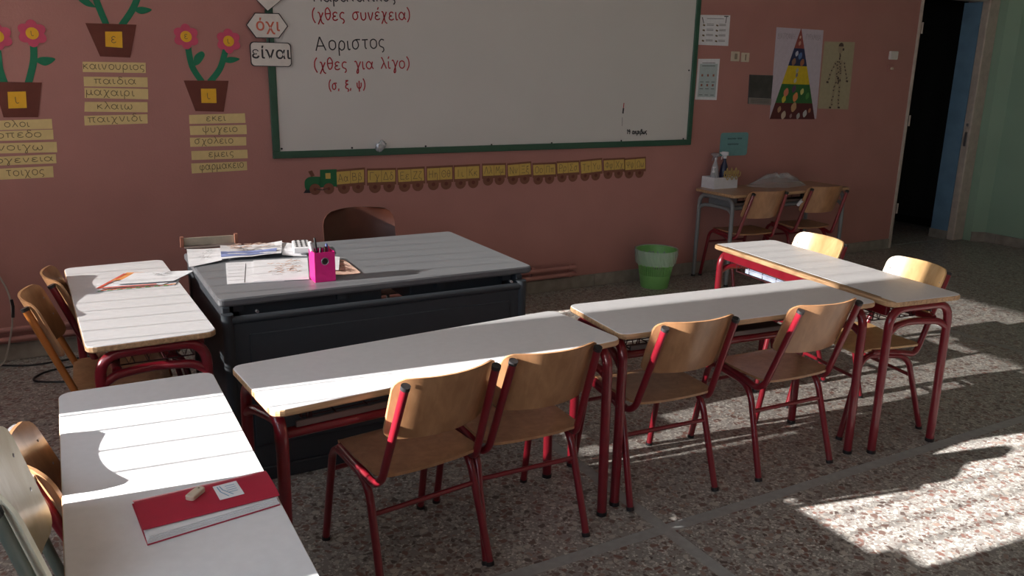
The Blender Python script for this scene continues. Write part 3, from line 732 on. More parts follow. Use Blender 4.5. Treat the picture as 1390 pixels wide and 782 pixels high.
for i in range(3):
    for j in range(6): g.lathe([(.006, .03), (.005, .033)], 8, (-.022+.022*i, -.07+.028*j))
g.obj('buttons', M_black, t)
# drawn-on papers right of the pen box
P6 = [(1.0, 3.41), (1.13, 3.40), (1.14, 3.66), (1.06, 3.78)]
s = sheet('photo_print', P6, TZ+.001, M_peach, 'brown toned picture peeking out to the right of the pink pen box', 'picture', warp=.008)
marks('picture_marks', P6, TZ+.0125, M_pot, s, squig(rn, 14, .1, .9, .1, .9, .3), .008)
sheet('paper_slip', [(.99, 3.50), (1.05, 3.46), (1.13, 3.70), (1.08, 3.76)], TZ+.012, M_paper, 'white slip of paper lying on the brown picture', 'paper')
# tray
M_tend = mat('tray_end_brown', srgb(150, 96, 76), .7)
t = thing('paper_tray', 'cream paper tray with wooden ends at the back left corner of the teacher\'s desk', 'tray', (.65, 4.25, TZ+.002), math.radians(-4))
G().box(-.13, .11, -.05, .02, 0, .004).obj('tray_bottom', M_lip, t); G().box(-.13, .11, .02, .026, 0, .042).obj('tray_wall', mat('tray_grey_cream', srgb(178, 168, 150), .7), t)
G().box(-.145, -.13, 0, .03, 0, .050).obj('tray_end', M_tend, t); G().box(.11, .125, 0, .03, 0, .050).obj('tray_end', M_tend, t)
# pen box
t = thing('pen_box', 'bright pink square pen box with a black round eyelet', 'pen holder', (.952, 3.372, TZ), math.radians(0))
hw, hh, th = .0435, .127, .0025
g = G(); g.box(-hw, hw, -hw, -hw+th, 0, hh); g.box(-hw, hw, hw-th, hw, 0, hh); g.box(-hw, -hw+th, -hw+th, hw-th, 0, hh); g.box(hw-th, hw, -hw+th, hw-th, 0, hh); g.box(-hw+th, hw-th, -hw+th, hw-th, 0, th)
g.obj('box_shell', M_magenta, t)
ring = G()
for rr_, y0, y1, mm, nm in ((.0125, .0, .0012, M_black, 'eyelet_hole'), (.0145, 0, .002, M_silver, 'eyelet_rim')):
    if nm == 'eyelet_hole': v = [(rr_*math.cos(a), -hw-y, .088+rr_*math.sin(a)) for y in (y0, y1+.001) for a in [2*PI*k/20 for k in range(20)]]; gg = G(); gg.rings([v[:20], v[20:]]); gg.obj(nm, mm, t)
    else: gg = G().tube([(rr_*math.cos(a), -hw-.001, .088+rr_*math.sin(a)) for a in [2*PI*k/20 for k in range(21)]], .0018, 6); gg.obj(nm, mm, t)
def pen(x, y, lean, ln, r, m, label, name='pen', cat='pen'):
    t = thing(name, label, cat, (.952+x, 3.372+y, TZ+.004))
    d_ = Vector((lean[0], lean[1], 1)).normalized()
    G().tube([(0, 0, 0), d_*ln*.8], r, 10).obj('barrel', m, t, smooth=True)
    G().tube([d_*ln*.8, d_*ln*.98, d_*ln], r, 10, rr=[r*1.1, r*1.05, r*.5]).obj('cap', m, t, smooth=True)
pen(-.012, .012, (-.20, .02), .165, .0085, M_paper, 'fat white marker leaning left in the pink pen box', 'marker', 'marker')
pen(.000, .018, (-.12, .06), .175, .0045, M_black, 'thin black pen standing in the pink pen box, tallest')
pen(.020, .000, (.02, .03), .150, .0055, mat('blue_plastic', srgb(50, 70, 130), .4), 'blue pen standing at the right of the pink pen box')
pen(.006, -.01, (.05, .0), .140, .008, mat('dark_brown_plastic', srgb(60, 36, 34), .4), 'short dark brown marker in middle of the pink pen box', 'marker', 'marker')
pen(.028, .02, (.06, .0), .135, .004, M_pink, 'pink pencil at the back right of the pink pen box', 'pencil', 'pencil')
pen(-.02, -.012, (.10, .02), .14, .0045, M_black, 'black pen leaning right behind the front of the pink pen box')

# ------------------------------------------------------------------ papers on the back-left desk
Z0 = HD
P = [(.100, 3.775), (.405, 3.762), (.445, 3.86), (.115, 3.93)]
s = sheet('colouring_sheet', P, Z0+.001, M_paper, 'colouring sheet with green and red patterned border at bottom of the desk papers', 'paper')
M_cb = [mat('crayon_green', srgb(96, 150, 80), .8), mat('crayon_red', srgb(214, 92, 70), .8), mat('crayon_orange', srgb(228, 150, 84), .8)]
for q, mm in enumerate(M_cb):
    marks('border_patch', P, Z0+.0032+.0002*q, mm, s, [[(x, .04+.06*q), (x+.07, .04+.06*q)] for x in [.02+.12*k+.04*q for k in range(8)]], .012)
P = [(.105, 3.80), (.36, 3.775), (.50, 3.93), (.245, 4.06)]
s = sheet('colouring_sheet', P, Z0+.004, M_paper, 'colouring sheet with orange corner lying across the patterned one', 'paper', warp=.004)
marks('border_patch', P, Z0+.0105, M_cb[1], s, [[(.0, .02), (.9, .02)], [(.01, 0), (.01, .9)]], .014)
sheet('orange_patch', [lerp4(P, 0, .45), lerp4(P, .3, .6), lerp4(P, .28, .98), lerp4(P, 0, .98)], Z0+.0085, M_cb[2], parent=s, th=.0008, warp=.002)
P = [(.17, 3.83), (.41, 3.80), (.52, 3.95), (.27, 4.02)]
s = sheet('worksheet', P, Z0+.011, M_paper, 'white sheet with small dark drawings on top of the desk papers', 'paper', warp=.003)
marks('drawing', P, Z0+.017, M_inkk, s, squig(rn, 9, .2, .8, .4, .9, .14), .003)

# ------------------------------------------------------------------ folder, eraser
t = thing('folder', 'crimson plastic folder stuffed with pages on the sunlit left desk', 'folder', (0, 0, HD))
def slab(name, pts, z0, z1, m, parent): return mesh_obj(name, *(lambda g: (g.v, g.f))(G().prism(pts, z0, z1)), m, parent)
slab('back_cover', [(.084, 1.6405), (.359, 1.681), (.360, 1.840), (.072, 1.828)], .0005, .003, M_folder, t)
g = G().prism([(.085, 1.642), (.358, 1.682), (.352, 1.836), (.078, 1.822)], .003, .007); g.obj('page', M_paper, t)
for k in range(3): G().prism([(.086+.002*k, 1.644+.003*k), (.356-.001*k, 1.684+.003*k), (.350, 1.834), (.080, 1.820)], .0075+.0025*k, .0095+.0025*k).obj('page', M_paper, t)
# front cover, bowed
n = 10; v = []; f = []
Q = [(.080, 1.676), (.362, 1.694), (.360, 1.842), (.073, 1.830)]
for side in (0, 1):
    for j in range(n+1):
        for i in range(n+1):
            a, b_ = i/n, j/n; x, y = lerp4(Q, a, b_)
            v.append((x, y, .0165+.004*math.sin(PI*b_)+.0016*side - .009*max(0, b_-.85)/.15))
N = (n+1)**2
for j in range(n):
    for i in range(n): a = j*(n+1)+i; q = (a, a+1, a+n+2, a+n+1); f += [tuple(N+k for k in q), q[::-1]]
bd = list(range(n)) + [j*(n+1)+n for j in range(n)] + [n*(n+1)+i for i in range(n, 0, -1)] + [j*(n+1) for j in range(n, 0, -1)]
for k in range(len(bd)): a, b_ = bd[k], bd[(k+1) % len(bd)]; f.append((a, N+a, N+b_, b_))
mesh_obj('front_cover', v, f, M_folder, t, smooth=True)
LQ = [(.240, 1.722), (.293, 1.727), (.288, 1.795), (.236, 1.790)]
l = slab('name_label', LQ, .0218, .0226, M_paper, t)
marks('label_print', LQ, .0229, mat('label_blue', srgb(120, 160, 190), .6), l, [[(.15, .9), (.18, .5), (.4, .1)], [(.25, .9), (.3, .6), (.6, .15)]]+[[(.45, y), (.85, y)] for y in (.8, .65, .5, .35)], .0025)
e = thing('eraser', 'small whitish worn eraser lying on the crimson folder', 'eraser', (.196, 1.765, HD+.0222), math.radians(48))
G().rings([[(x, y, z) for x, y in rrect(-.024+i, .024-i, -.011+i, .011-i, .006)] for i, z in ((.002, 0), (0, .002), (0, .010), (.002, .012))]).obj('rubber', M_switch, e, smooth=False)
g = G(); g.lathe([(.0022, .012), (.002, .0126)], 10, (.014, 0)); g.obj('dent', M_inkp, e)

# papers in the rack of the sideways desk
g = dR.location
M_pages = mat('greyed_pages', srgb(158, 164, 180), .8, noise=.2, nscale=24)
def rack_paper(x0, x1, z, m, label, nm='book'):
    t = thing(nm, label, 'book', (g[0], g[1], 0), PI/2+math.radians(-6.28))
    G().bbox(x0, x1, -.10, .150, z, z+.012, .002).obj('cover', m, t)
    G().box(x0+.004, x1-.004, -.09, .152, z+.012, z+.024).obj('pages', M_pages, t)
rack_paper(.05, .42, .598, mat('pale_blue_cover', srgb(176, 190, 214), .6, noise=.3, nscale=14), 'pale blue exercise book in the wire rack of the sideways desk')
rack_paper(-.22, .04, .598, mat('yellow_blue_cover', srgb(190, 200, 150), .6, noise=.4, nscale=12), 'book with yellow and blue cover in the rack beside the pale one')
t = thing('book', 'white sheets stacked on top of the pale blue exercise book in the rack', 'book', (g[0], g[1], 0), PI/2+math.radians(-6.28))
G().bbox(-.02, .40, -.08, .150, .6235, .636, .002).obj('pages', mat('blue_tinted_pages', srgb(150, 160, 186), .8, noise=.25, nscale=20), t)
t = thing('book', 'dark grey books lying in the rack under the middle row right desk', 'book', (2.4305, 2.510, 0), math.radians(-4.66))
G().bbox(-.35, .25, -.12, .10, .5955, .62, .003).obj('cover', M_tray, t); G().bbox(-.33, .22, -.125, -.12, .60, .616, .001).obj('pages', M_paper, t)

# ------------------------------------------------------------------ things on the wood-topped desk
t = thing('storage_box', 'white cardboard box holding spray bottles at left end of the wall desk', 'box', (4.828, 5.185, .74))
for nm, b_ in (('box_side', (-.128, .128, -.075, -.071, 0, .092)), ('box_side', (-.128, .128, .071, .075, 0, .092)), ('box_side', (-.128, -.124, -.071, .071, 0, .092)), ('box_side', (.124, .128, -.071, .071, 0, .092)), ('box_bottom', (-.124, .124, -.071, .071, 0, .003))):
    G().box(*b_).obj(nm, M_paper, t)
def spray(x, y, m, mh, label, h=.19, r=.032):
    t = thing('spray_bottle', label, 'bottle', (x, y, .7435), math.radians(200))
    G().lathe([(r*.9, 0), (r, .006), (r, h*.5), (r*.75, h*.75), (r*.36, h*.92), (r*.36, h)], 16).obj('bottle_body', m, t, smooth=True)
    G().lathe([(r*.42, h), (r*.42, h+.02), (r*.3, h+.025)], 12).obj('collar', mh, t, smooth=True)
    g = G().bbox(-.012, .012, -.03, .028, h+.025, h+.055, .004); g.tube([(0, -.03, h+.042), (0, -.045, h+.042)], .006, 8); g.obj('spray_head', mh, t)
    G().tube([(0, -.012, h+.03), (0, -.026, h+.012), (0, -.03, h-.012)], .004, 6).obj('trigger', mh, t)
M_navy = mat('navy_plastic', srgb(28, 32, 66), .3)
spray(4.86, 5.18, M_navy, M_paper, 'dark navy spray bottle with white head standing in the white box', .235, .036)
spray(4.785, 5.205, M_clearb, M_silver, 'clear spray bottle with dark collar standing left of the navy bottle', .225, .034)
t = thing('sanitiser_bottle', 'small clear pump bottle standing at left end of white box', 'bottle', (4.735, 5.165, .7435))
G().lathe([(.02, 0), (.022, .004), (.022, .09), (.008, .115), (.008, .125)], 14).obj('bottle_body', M_clearb, t, smooth=True)
G().lathe([(.011, .125), (.011, .14), (.004, .142), (.004, .165)], 10).obj('pump', M_paper, t, smooth=True)
G().bbox(-.008, .02, -.006, .006, .162, .172, .002).obj('nozzle', M_paper, t)
# gold lettering ornament hooked on the box front
t = thing('gold_ornament', 'curly gold word ornament hanging on the front of the white box', 'ornament', (4.87, 5.102, .852))
g = G(); x = -.085
rnd = random.Random(5)
for k in range(7):
    pts = [(x+.012+.012*math.cos(a)+.02*(a/(2*PI)), -.002*k % .004, (.018+.014*(k % 2))*math.sin(a)+.005) for a in [2*PI*q/12 for q in range(14)]]
    g.tube([(px, py, pz*1.5) for px, py, pz in pts], .0038, 5); x += .024
g.tube([(-.085, 0, -.012), (.09, 0, -.008)], .0025, 5)
g.obj('curled_wire', mat('gold_metal', srgb(205, 178, 120), .35, metal=.4), t, smooth=True)
# crumpled clear plastic
n = 28; v = []; f = []; rnd = random.Random(11)
for j in range(n+1):
    for i in range(n+1):
        u_, v_ = i/n*2-1, j/n*2-1; rr_ = min(1, math.hypot(u_, v_)); a = math.atan2(v_, u_)
        mx = max(abs(u_), abs(v_)); k = mx/(math.hypot(u_, v_) or 1); x, y = u_*k, v_*k; rad = mx
        h_ = .085*max(0, 1-rad**2.4)*(1+.25*math.sin(5*a+3*x)) + rnd.uniform(-.012, .012)*(1-rad)
        v.append((5.37+x*.30*(1+.06*math.sin(5*a)), 5.07+y*.15*(1+.08*math.sin(7*a)), .743+max(.0, h_)+rnd.uniform(0, .008)))
for j in range(n):
    for i in range(n): a = j*(n+1)+i; f.append((a, a+1, a+n+2, a+n+1))
t = thing('plastic_bag', 'crumpled clear plastic bag lying on the wood-topped wall desk', 'bag')
mesh_obj('bag_film', v, f, M_bag, t)

# ------------------------------------------------------------------ waste bin
t = thing('waste_bin', 'green slotted plastic waste bin with clear liner folded over its rim', 'bin', (4.11, 5.06, 0))
H_ = .30; r0, r1 = .108, .158; n = 48
rad = lambda z: r0+(r1-r0)*z/H_
rings = [0, .105, .185, H_]
v = []; f = []; 
for side in (0, 1):
    for z in rings:
        for k in range(n*2): a = PI*k/n; v.append(((rad(z)-side*.003)*math.cos(a), (rad(z)-side*.003)*math.sin(a), z))
m2 = n*2; N = m2*len(rings)
for q in range(len(rings)-1):
    for k in range(m2):
        if q == 1 and k % 2: continue            # open slots
        a, b_ = q*m2+k, q*m2+(k+1) % m2
        f += [(a, b_, b_+m2, a+m2), (N+a, N+a+m2, N+b_+m2, N+b_)]
        if q == 1: f += [(a, a+m2, N+a+m2, N+a), (b_, N+b_, N+b_+m2, b_+m2)]
f.append(tuple(range(m2))); f += [((3*m2+k), (3*m2+(k+1) % m2), N+3*m2+(k+1) % m2, N+3*m2+k) for k in range(m2)]
mesh_obj('bin_body', v, f, M_binp, t)
G().tube([((rad(H_))*math.cos(a), rad(H_)*math.sin(a), H_) for a in [2*PI*k/40 for k in range(41)]], .005, 6).obj('rim', M_binp, t, smooth=True)
v = []; f = []; nn = 60; prof = [(.90, .19), (.97, .26), (1.0, H_+.006), (1.06, H_+.008), (1.08, .26), (1.09, .215), (1.10, .19)]
for q, (kx, z) in enumerate(prof):
    for k in range(nn): 
        a = 2*PI*k/nn; rr_ = rad(z)*kx+.003+rnd.uniform(-.0025, .0045)*(1 if q != 2 else .3); v.append((rr_*math.cos(a), rr_*math.sin(a), z+(rnd.uniform(-.008, .008) if q in (0, 6) else 0)))
for q in range(len(prof)-1):
    for k in range(nn): a, b_ = q*nn+k, q*nn+(k+1) % nn; f.append((a, b_, b_+nn, a+nn))
mesh_obj('liner', v, f, M_liner, t)

# ------------------------------------------------------------------ cables at the left
t = thing('wall_cable', 'thin white cable hanging down the pink wall at the left edge with dark inline piece', 'cable')
G().tube(fillet([(-.42, WY-.02, .60), (-.35, WY-.04, .56), (-.285, WY-.07, .40), (-.29, WY-.09, .24), (-.33, WY-.10, .10), (-.36, WY-.12, .006), (-.6, WY-.12, .006)], .08, 5), .005, 6).obj('cable_wire', M_cable, t, smooth=True)
G().tube([(-.284, WY-.075, .37), (-.280, WY-.08, .33), (-.287, WY-.088, .27)], .008, 8).obj('inline_piece', M_black, t)
def floor_cable(pts, label):
    o = G().tube([p for p in fillet([(x, y, .006) for x, y in pts], .12, 6)], .0055, 6).obj('floor_cable', M_black, None, smooth=True); tag(o, label, 'cable', None)
floor_cable([(-.7, 5.18), (-.40, 5.20), (-.24, 5.10), (.02, 5.14), (.30, 5.10), (.6, 5.16)], 'black cable on the floor at left, the one nearer the pink wall')
floor_cable([(.35, 4.95), (.05, 5.00), (-.16, 4.98), (-.24, 4.84), (-.08, 4.75), (.20, 4.72), (.5, 4.74)], 'black cable looping on the floor at left behind the orange-framed chair')

# ------------------------------------------------------------------ whiteboard
bx0, bx1, bz0, bz1 = 1.205, 4.556, 1.090, 2.36
t = thing('whiteboard', 'wide whiteboard in dark green frame on the pink wall with handwritten notes', 'whiteboard', (bx0, WY, bz0)); org = (bx0, bz0)
Wd, Hd = bx1-bx0, bz1-bz0
G().box(.02, Wd-.02, -.012, 0, .02, Hd-.02).obj('board_panel', M_board, t)
fw = .044
G().bbox(0, Wd, -.024, 0, 0, fw, .003).obj('frame_rail', M_bframe, t); G().bbox(0, Wd, -.024, 0, Hd-fw, Hd, .003).obj('frame_rail', M_bframe, t)
G().bbox(0, fw, -.024, 0, fw, Hd-fw, .003).obj('frame_stile', M_bframe, t); G().bbox(Wd-fw, Wd, -.024, 0, fw, Hd-fw, .003).obj('frame_stile', M_bframe, t)
for x, z in [(1.261,1.150),(1.715,1.143),(2.232,1.140),(2.736,1.137),(3.235,1.137),(3.864,1.139),(4.478,1.140),(4.486,1.674),(1.262,1.70)]:
    g = G().tube([(x-bx0, -.012, z-bz0), (x-bx0, -.0155, z-bz0)], .0065, 10); g.obj('screw', M_black, t)
D = .0135
write('handwriting', 'Παρατατικος', (1.497, 2.035), (2.041, 2.063), M_inkk, t, org, .0076, D, .050)
write('handwriting', "(χθες συνε'χεια)", (1.490, 1.925), (2.140, 1.955), M_inkr, t, org, .0076, D, .047)
write('handwriting', 'Αοριστος', (1.504, 1.745), (1.963, 1.772), M_inkk, t, org, .0076, D, .056)
write('handwriting', "(χθες για λι'γο)", (1.490, 1.630), (2.130, 1.652), M_inkr, t, org, .0076, D, .047)
write('handwriting', '(σ, ξ, ψ)', (1.576, 1.512), (1.820, 1.520), M_inkr, t, org, .0076, D, .038)
write('handwriting', "19 ακριβως", (3.914, 1.188), (4.110, 1.188), M_inkk, t, org, .0076, D, .022)
g = G(); ribbon(g, [(3.871-bx0, 1.424-bz0), (3.868-bx0, 1.385-bz0)], .008, D); mesh_obj('red_mark', g.v, g.f, M_inkr, t)
g = G(); ribbon(g, [(3.869-bx0, 1.385-bz0), (3.866-bx0, 1.345-bz0)], .014, D); ribbon(g, [(3.862-bx0, 1.315-bz0), (3.864-bx0, 1.25-bz0)], .003, D); mesh_obj('black_mark', g.v, g.f, M_inkk, t)
# crumpled foil magnet
rnd = random.Random(2)
v = []; f = []
for j in range(9):
    for i in range(12):
        th_, ph = PI*j/8, 2*PI*i/12; k = 1+rnd.uniform(-.25, .25)
        v.append((1.905+.034*k*math.sin(th_)*math.cos(ph)+.012*math.cos(th_), WY-.030+.013*k*math.sin(th_)*math.sin(ph), 1.152+.034*k*math.cos(th_)))
for j in range(8):
    for i in range(12): f.append((j*12+i, j*12+(i+1) % 12, (j+1)*12+(i+1) % 12, (j+1)*12+i))
tag(mesh_obj('foil_scrap', v, f, mat('foil', srgb(190, 198, 205), .25, metal=.6)), 'crumpled silver foil scrap stuck at the bottom edge of the whiteboard', 'foil')

# signs hanging at the board's left edge
M_signp = mat('laminated_card', srgb(220, 214, 208), .35)
def sign(pts, label, nm, d=.026):
    t, org = wallthing(nm, label, 'sign', pts); flat('sign_edge', pts, d, d+.002, M_inkk, t, org)
    cx, cz = org; k = .95
    flat('sign_face', [(cx+(x-cx)*k, cz+(z-cz)*(k-.012)) for x, z in pts], d+.002, d+.0028, M_signp, t, org); return t, org
t, org = sign([(1.114, 2.069), (1.225, 2.108), (1.349, 2.082), (1.305, 2.033), (1.217, 1.962), (1.152, 2.025)], 'pointed white card above the hexagonal sign, cut off by top frame edge', 'pointed_sign')
t, org = sign([(1.086, 1.880), (1.14, 1.951), (1.284, 1.955), (1.334, 1.883), (1.276, 1.811), (1.139, 1.808)], 'hexagonal white sign reading όχι at left edge of the whiteboard', 'hexagon_sign')
print_text('lettering', 'όχι', .094, 1.212-org[0], 1.853-org[1], .0292, mat('salmon_print', srgb(214, 110, 88), .5), t, track=1.1)
rr_ = [(x, z) for x, z in rrect(1.100, 1.346, 1.645, 1.787, .022)]
t, org = sign(rr_, 'rounded rectangular white sign reading είναι below the hexagonal one', 'rectangular_sign')
print_text('lettering', 'είναι', .096, 1.223-org[0], 1.692-org[1], .0292, M_inkk, t, track=1.06)
g = G(); g.tube([(1.215, WY-.027, 1.81), (1.217, WY-.027, 1.782)], .004, 6); tag(g.obj('sign_string', M_black), 'short black string joining the hexagonal and rectangular signs', 'string')

# ------------------------------------------------------------------ paper flower pots
def frustum_stem(pts, w): 
    P = smooth_stroke(pts, 6); L, Rr = [], []
    for i, p in enumerate(P):
        a, b_ = P[max(i-1, 0)], P[min(i+1, len(P)-1)]; dx, dz = b_[0]-a[0], b_[1]-a[1]; q = math.hypot(dx, dz)
        L.append((p[0]-dz/q*w/2, p[1]+dx/q*w/2)); Rr.append((p[0]+dz/q*w/2, p[1]-dx/q*w/2))
    return L+Rr[::-1]
def leaf(pts):
    P = smooth_stroke(pts+[pts[0]], 5); return P[:-1]
def flowerpot(label, pot, sq, letter, stems, leaves, flowers):
    t, org = wallthing('paper_flowerpot', label, 'wall decoration', pot, 'paper flower pots on the pink wall')
    for s in stems: flat('stem', frustum_stem(s, .034), .001, .0022, M_stem, t, org)
    for l_ in leaves: flat('leaf', leaf(l_), .0022, .0032, M_stem, t, org)
    flat('pot', pot, .0024, .0042, M_pot, t, org)
    q = flat('label_card', sq, .0042, .005, M_yellow, t, org)
    cx = sum(p[0] for p in sq)/4; cz = sum(p[1] for p in sq)/4
    write('letter', letter, (cx-.014, cz-.018), (cx+.016, cz-.018), M_inkp, q, org, .0035, .0056, .034, 0)
    for (x, z), L_ in flowers:
        f_ = flat('petals', [(x+(.054+.017*abs(math.sin(3*a)))*math.cos(a), z+(.054+.017*abs(math.sin(3*a)))*math.sin(a)) for a in [2*PI*k/60 for k in range(60)]], .0035, .005, M_pink, t, org)
        c_ = flat('flower_centre', circle(x, z, .031, 20), .005, .006, M_yellow, f_, org)
        write('flower_letter', L_, (x-.010, z-.013), (x+.012, z-.013), M_inkp, f_, org, .003, .0066, .026, 0)
flowerpot('brown paper pot with two pink flowers at the left edge, above οικοπεδο card', [(-.232,1.541),(-.006,1.54),(-.044,1.356),(-.206,1.357)], [(-.172,1.49),(-.087,1.493),(-.092,1.406),(-.178,1.403)], 'ι',
  [[(-.023,1.75),(-.033,1.651),(-.072,1.53)], [(-.192,1.73),(-.194,1.611),(-.179,1.53)]], [[(-.03,1.655),(.01,1.674),(.072,1.665),(.02,1.628)]], [((-.185,1.773),'ο'), ((-.023,1.794),'ι')])
flowerpot('brown paper pot with green stems cut off by top of frame, above καινουριος card', [(.236,1.857),(.493,1.859),(.445,1.68),(.292,1.683)], [(.33,1.816),(.415,1.819),(.41,1.732),(.324,1.736)], 'ε',
  [[(.283,2.083),(.305,1.968),(.340,1.85)], [(.545,2.087),(.487,1.952),(.415,1.85)]], [[(.48,1.940),(.526,1.956),(.58,1.942),(.523,1.917)], [(.298,1.94),(.249,1.947),(.212,1.981),(.258,1.984)]], [((.272,2.123),'α'), ((.56,2.136),'ι')])
flowerpot('brown paper pot with two pink flowers left of the whiteboard, above εκει card', [(.718,1.558),(.97,1.559),(.93,1.378),(.77,1.383)], [(.81,1.512),(.895,1.513),(.892,1.429),(.807,1.43)], 'ι',
  [[(.756,1.76),(.77,1.641),(.82,1.55)], [(.97,1.75),(.927,1.63),(.862,1.55)]], [[(.78,1.64),(.787,1.694),(.828,1.724),(.845,1.702),(.814,1.655)], [(.94,1.672),(.985,1.696),(1.043,1.686),(.99,1.661)]], [((.75,1.804),'ε'), ((.985,1.786),'ι')])
# word cards
def wcard(word, q, a, b_, where):
    t, org = wallthing('word_card', 'cream card strip handwritten %s, %s' % (word, where), 'word card', q, 'handwritten word cards on the pink wall')
    c_ = flat('card', q, .001, .0022, M_card, t, org)
    bl, br, tl = q[3], q[2], q[0]; h_ = tl[1]-bl[1]
    P = lambda f_: (bl[0]+(br[0]-bl[0])*f_, bl[1]+(br[1]-bl[1])*f_+h_*.30)
    write('word', word, P(a), P(b_), M_inkp, t, org, .0038, .003, h_*.50)
ORD = ('topmost card', 'second card down', 'third card down', 'fourth card down', 'lowest card')
cards1 = [[(-.342,1.337),(.02,1.346),(.018,1.293),(-.345,1.288)],[(-.365,1.281),(.02,1.289),(.017,1.235),(-.368,1.231)],[(-.362,1.219),(.03,1.221),(.027,1.164),(-.366,1.167)],[(-.377,1.145),(.019,1.154),(.017,1.104),(-.379,1.1)],[(-.363,1.082),(-.002,1.089),(-.005,1.027),(-.367,1.024)]]
for w_, q, a, b_, o_ in zip(('ολοι', 'οικοπεδο', 'ανοιγω', 'οικογενεια', 'τοιχος'), cards1, (.38, .02, .14, .0, .38), (.72, .88, .86, .98, .90), ORD): wcard(w_, q, a, b_, o_+' in the column at left edge')
cards2 = [[(.202,1.653),(.522,1.654),(.519,1.597),(.198,1.598)],[(.199,1.573),(.525,1.573),(.522,1.518),(.196,1.521)],[(.197,1.514),(.523,1.509),(.519,1.451),(.193,1.458)],[(.191,1.437),(.513,1.435),(.509,1.378),(.184,1.384)],[(.18,1.361),(.507,1.367),(.504,1.315),(.178,1.308)]]
for w_, q, a, b_, o_ in zip(('καινουριος', 'παιδια', 'μαχαιρι', 'κλαιω', 'παιχνιδι'), cards2, (.01, .16, .02, .20, .06), (1.0, .84, .80, .78, .93), ORD): wcard(w_, q, a, b_, o_+' in the middle column')
cards3 = [[(.733,1.361),(1.053,1.368),(1.054,1.311),(.731,1.309)],[(.731,1.297),(1.058,1.299),(1.057,1.243),(.731,1.244)],[(.727,1.229),(1.052,1.226),(1.05,1.175),(.726,1.175)],[(.729,1.15),(1.054,1.149),(1.054,1.097),(.728,1.097)],[(.723,1.077),(1.047,1.077),(1.046,1.024),(.723,1.017)]]
for w_, q, a, b_, o_ in zip(('εκει', 'ψυγειο', 'σχολειο', 'εμεις', 'φαρμακειο'), cards3, (.30, .22, .08, .30, .14), (.66, .86, .78, .76, .96), ORD): wcard(w_, q, a, b_, o_+' in the column nearest the whiteboard')

# ------------------------------------------------------------------ alphabet train
t, org = wallthing('paper_locomotive', 'green paper locomotive leading the alphabet train under the whiteboard', 'wall decoration', [(1.501,1.008),(1.61,1.008),(1.609,.9),(1.497,.905)])
flat('boiler', smooth_stroke([(1.503,.963),(1.439,.966),(1.408,.952),(1.398,.923),(1.411,.884),(1.5,.879)], 4), .001, .0025, M_tgreen, t, org)
cb = flat('cab', [(1.501,1.008),(1.61,1.008),(1.609,.895),(1.497,.895)], .0025, .004, M_tgreen, t, org)
flat('cab_window', [(1.535,.985),(1.568,.985),(1.568,.949),(1.535,.949)], .004, .005, M_trainy, cb, org)
flat('chimney', [(1.424,1.0),(1.449,1.007),(1.466,.973),(1.442,.964)], .001, .002, M_tbrown, t, org)
flat('cowcatcher', [(1.388,.864),(1.417,.902),(1.441,.862)], .001, .002, M_inkk, t, org)
for x, z in ((1.463, .884), (1.553, .884)):
    wq = flat('wheel', circle(x, z, .036, 20), .004, .0055, M_tbrown, t, org); flat('hub', circle(x, z, .010, 10), .0055, .0065, M_pot, wq, org)
g = G(); ribbon(g, [(1.463-org[0], .888-org[1]), (1.51-org[0], .878-org[1]), (1.553-org[0], .888-org[1])], .005, .0062); mesh_obj('coupling_rod', g.v, g.f, M_inkk, t)
wagons = [[(1.609,.99),(1.795,.998),(1.793,.915),(1.609,.908)],[(1.821,.99),(2.013,.987),(2.012,.909),(1.819,.911)],[(2.033,.986),(2.22,.988),(2.223,.906),(2.036,.904)],[(2.246,.987),(2.433,.989),(2.435,.906),(2.247,.905)],[(2.453,.988),(2.644,.99),(2.645,.905),(2.455,.905)],[(2.673,.991),(2.853,.989),(2.855,.917),(2.676,.917)],[(2.876,.986),(3.063,.994),(3.071,.913),(2.881,.906)],[(3.087,.98),(3.277,.979),(3.283,.904),(3.093,.904)],[(3.295,.985),(3.484,.986),(3.492,.911),(3.3,.908)],[(3.503,.988),(3.692,.997),(3.701,.911),(3.514,.899)],[(3.716,.991),(3.907,.993),(3.916,.917),(3.723,.914)],[(3.917,.988),(4.112,.994),(4.119,.912),(3.923,.909)]]
NTH = ('first wagon right behind the green locomotive', 'second wagon from the green locomotive', 'third wagon from the green locomotive', 'fourth wagon from the green locomotive', 'fifth wagon from the green locomotive', 'sixth wagon from the green locomotive', 'sixth wagon from the right end', 'fifth wagon from the right end', 'fourth wagon from the right end', 'third wagon from the right end', 'second wagon from the right end', 'last wagon at the right end')
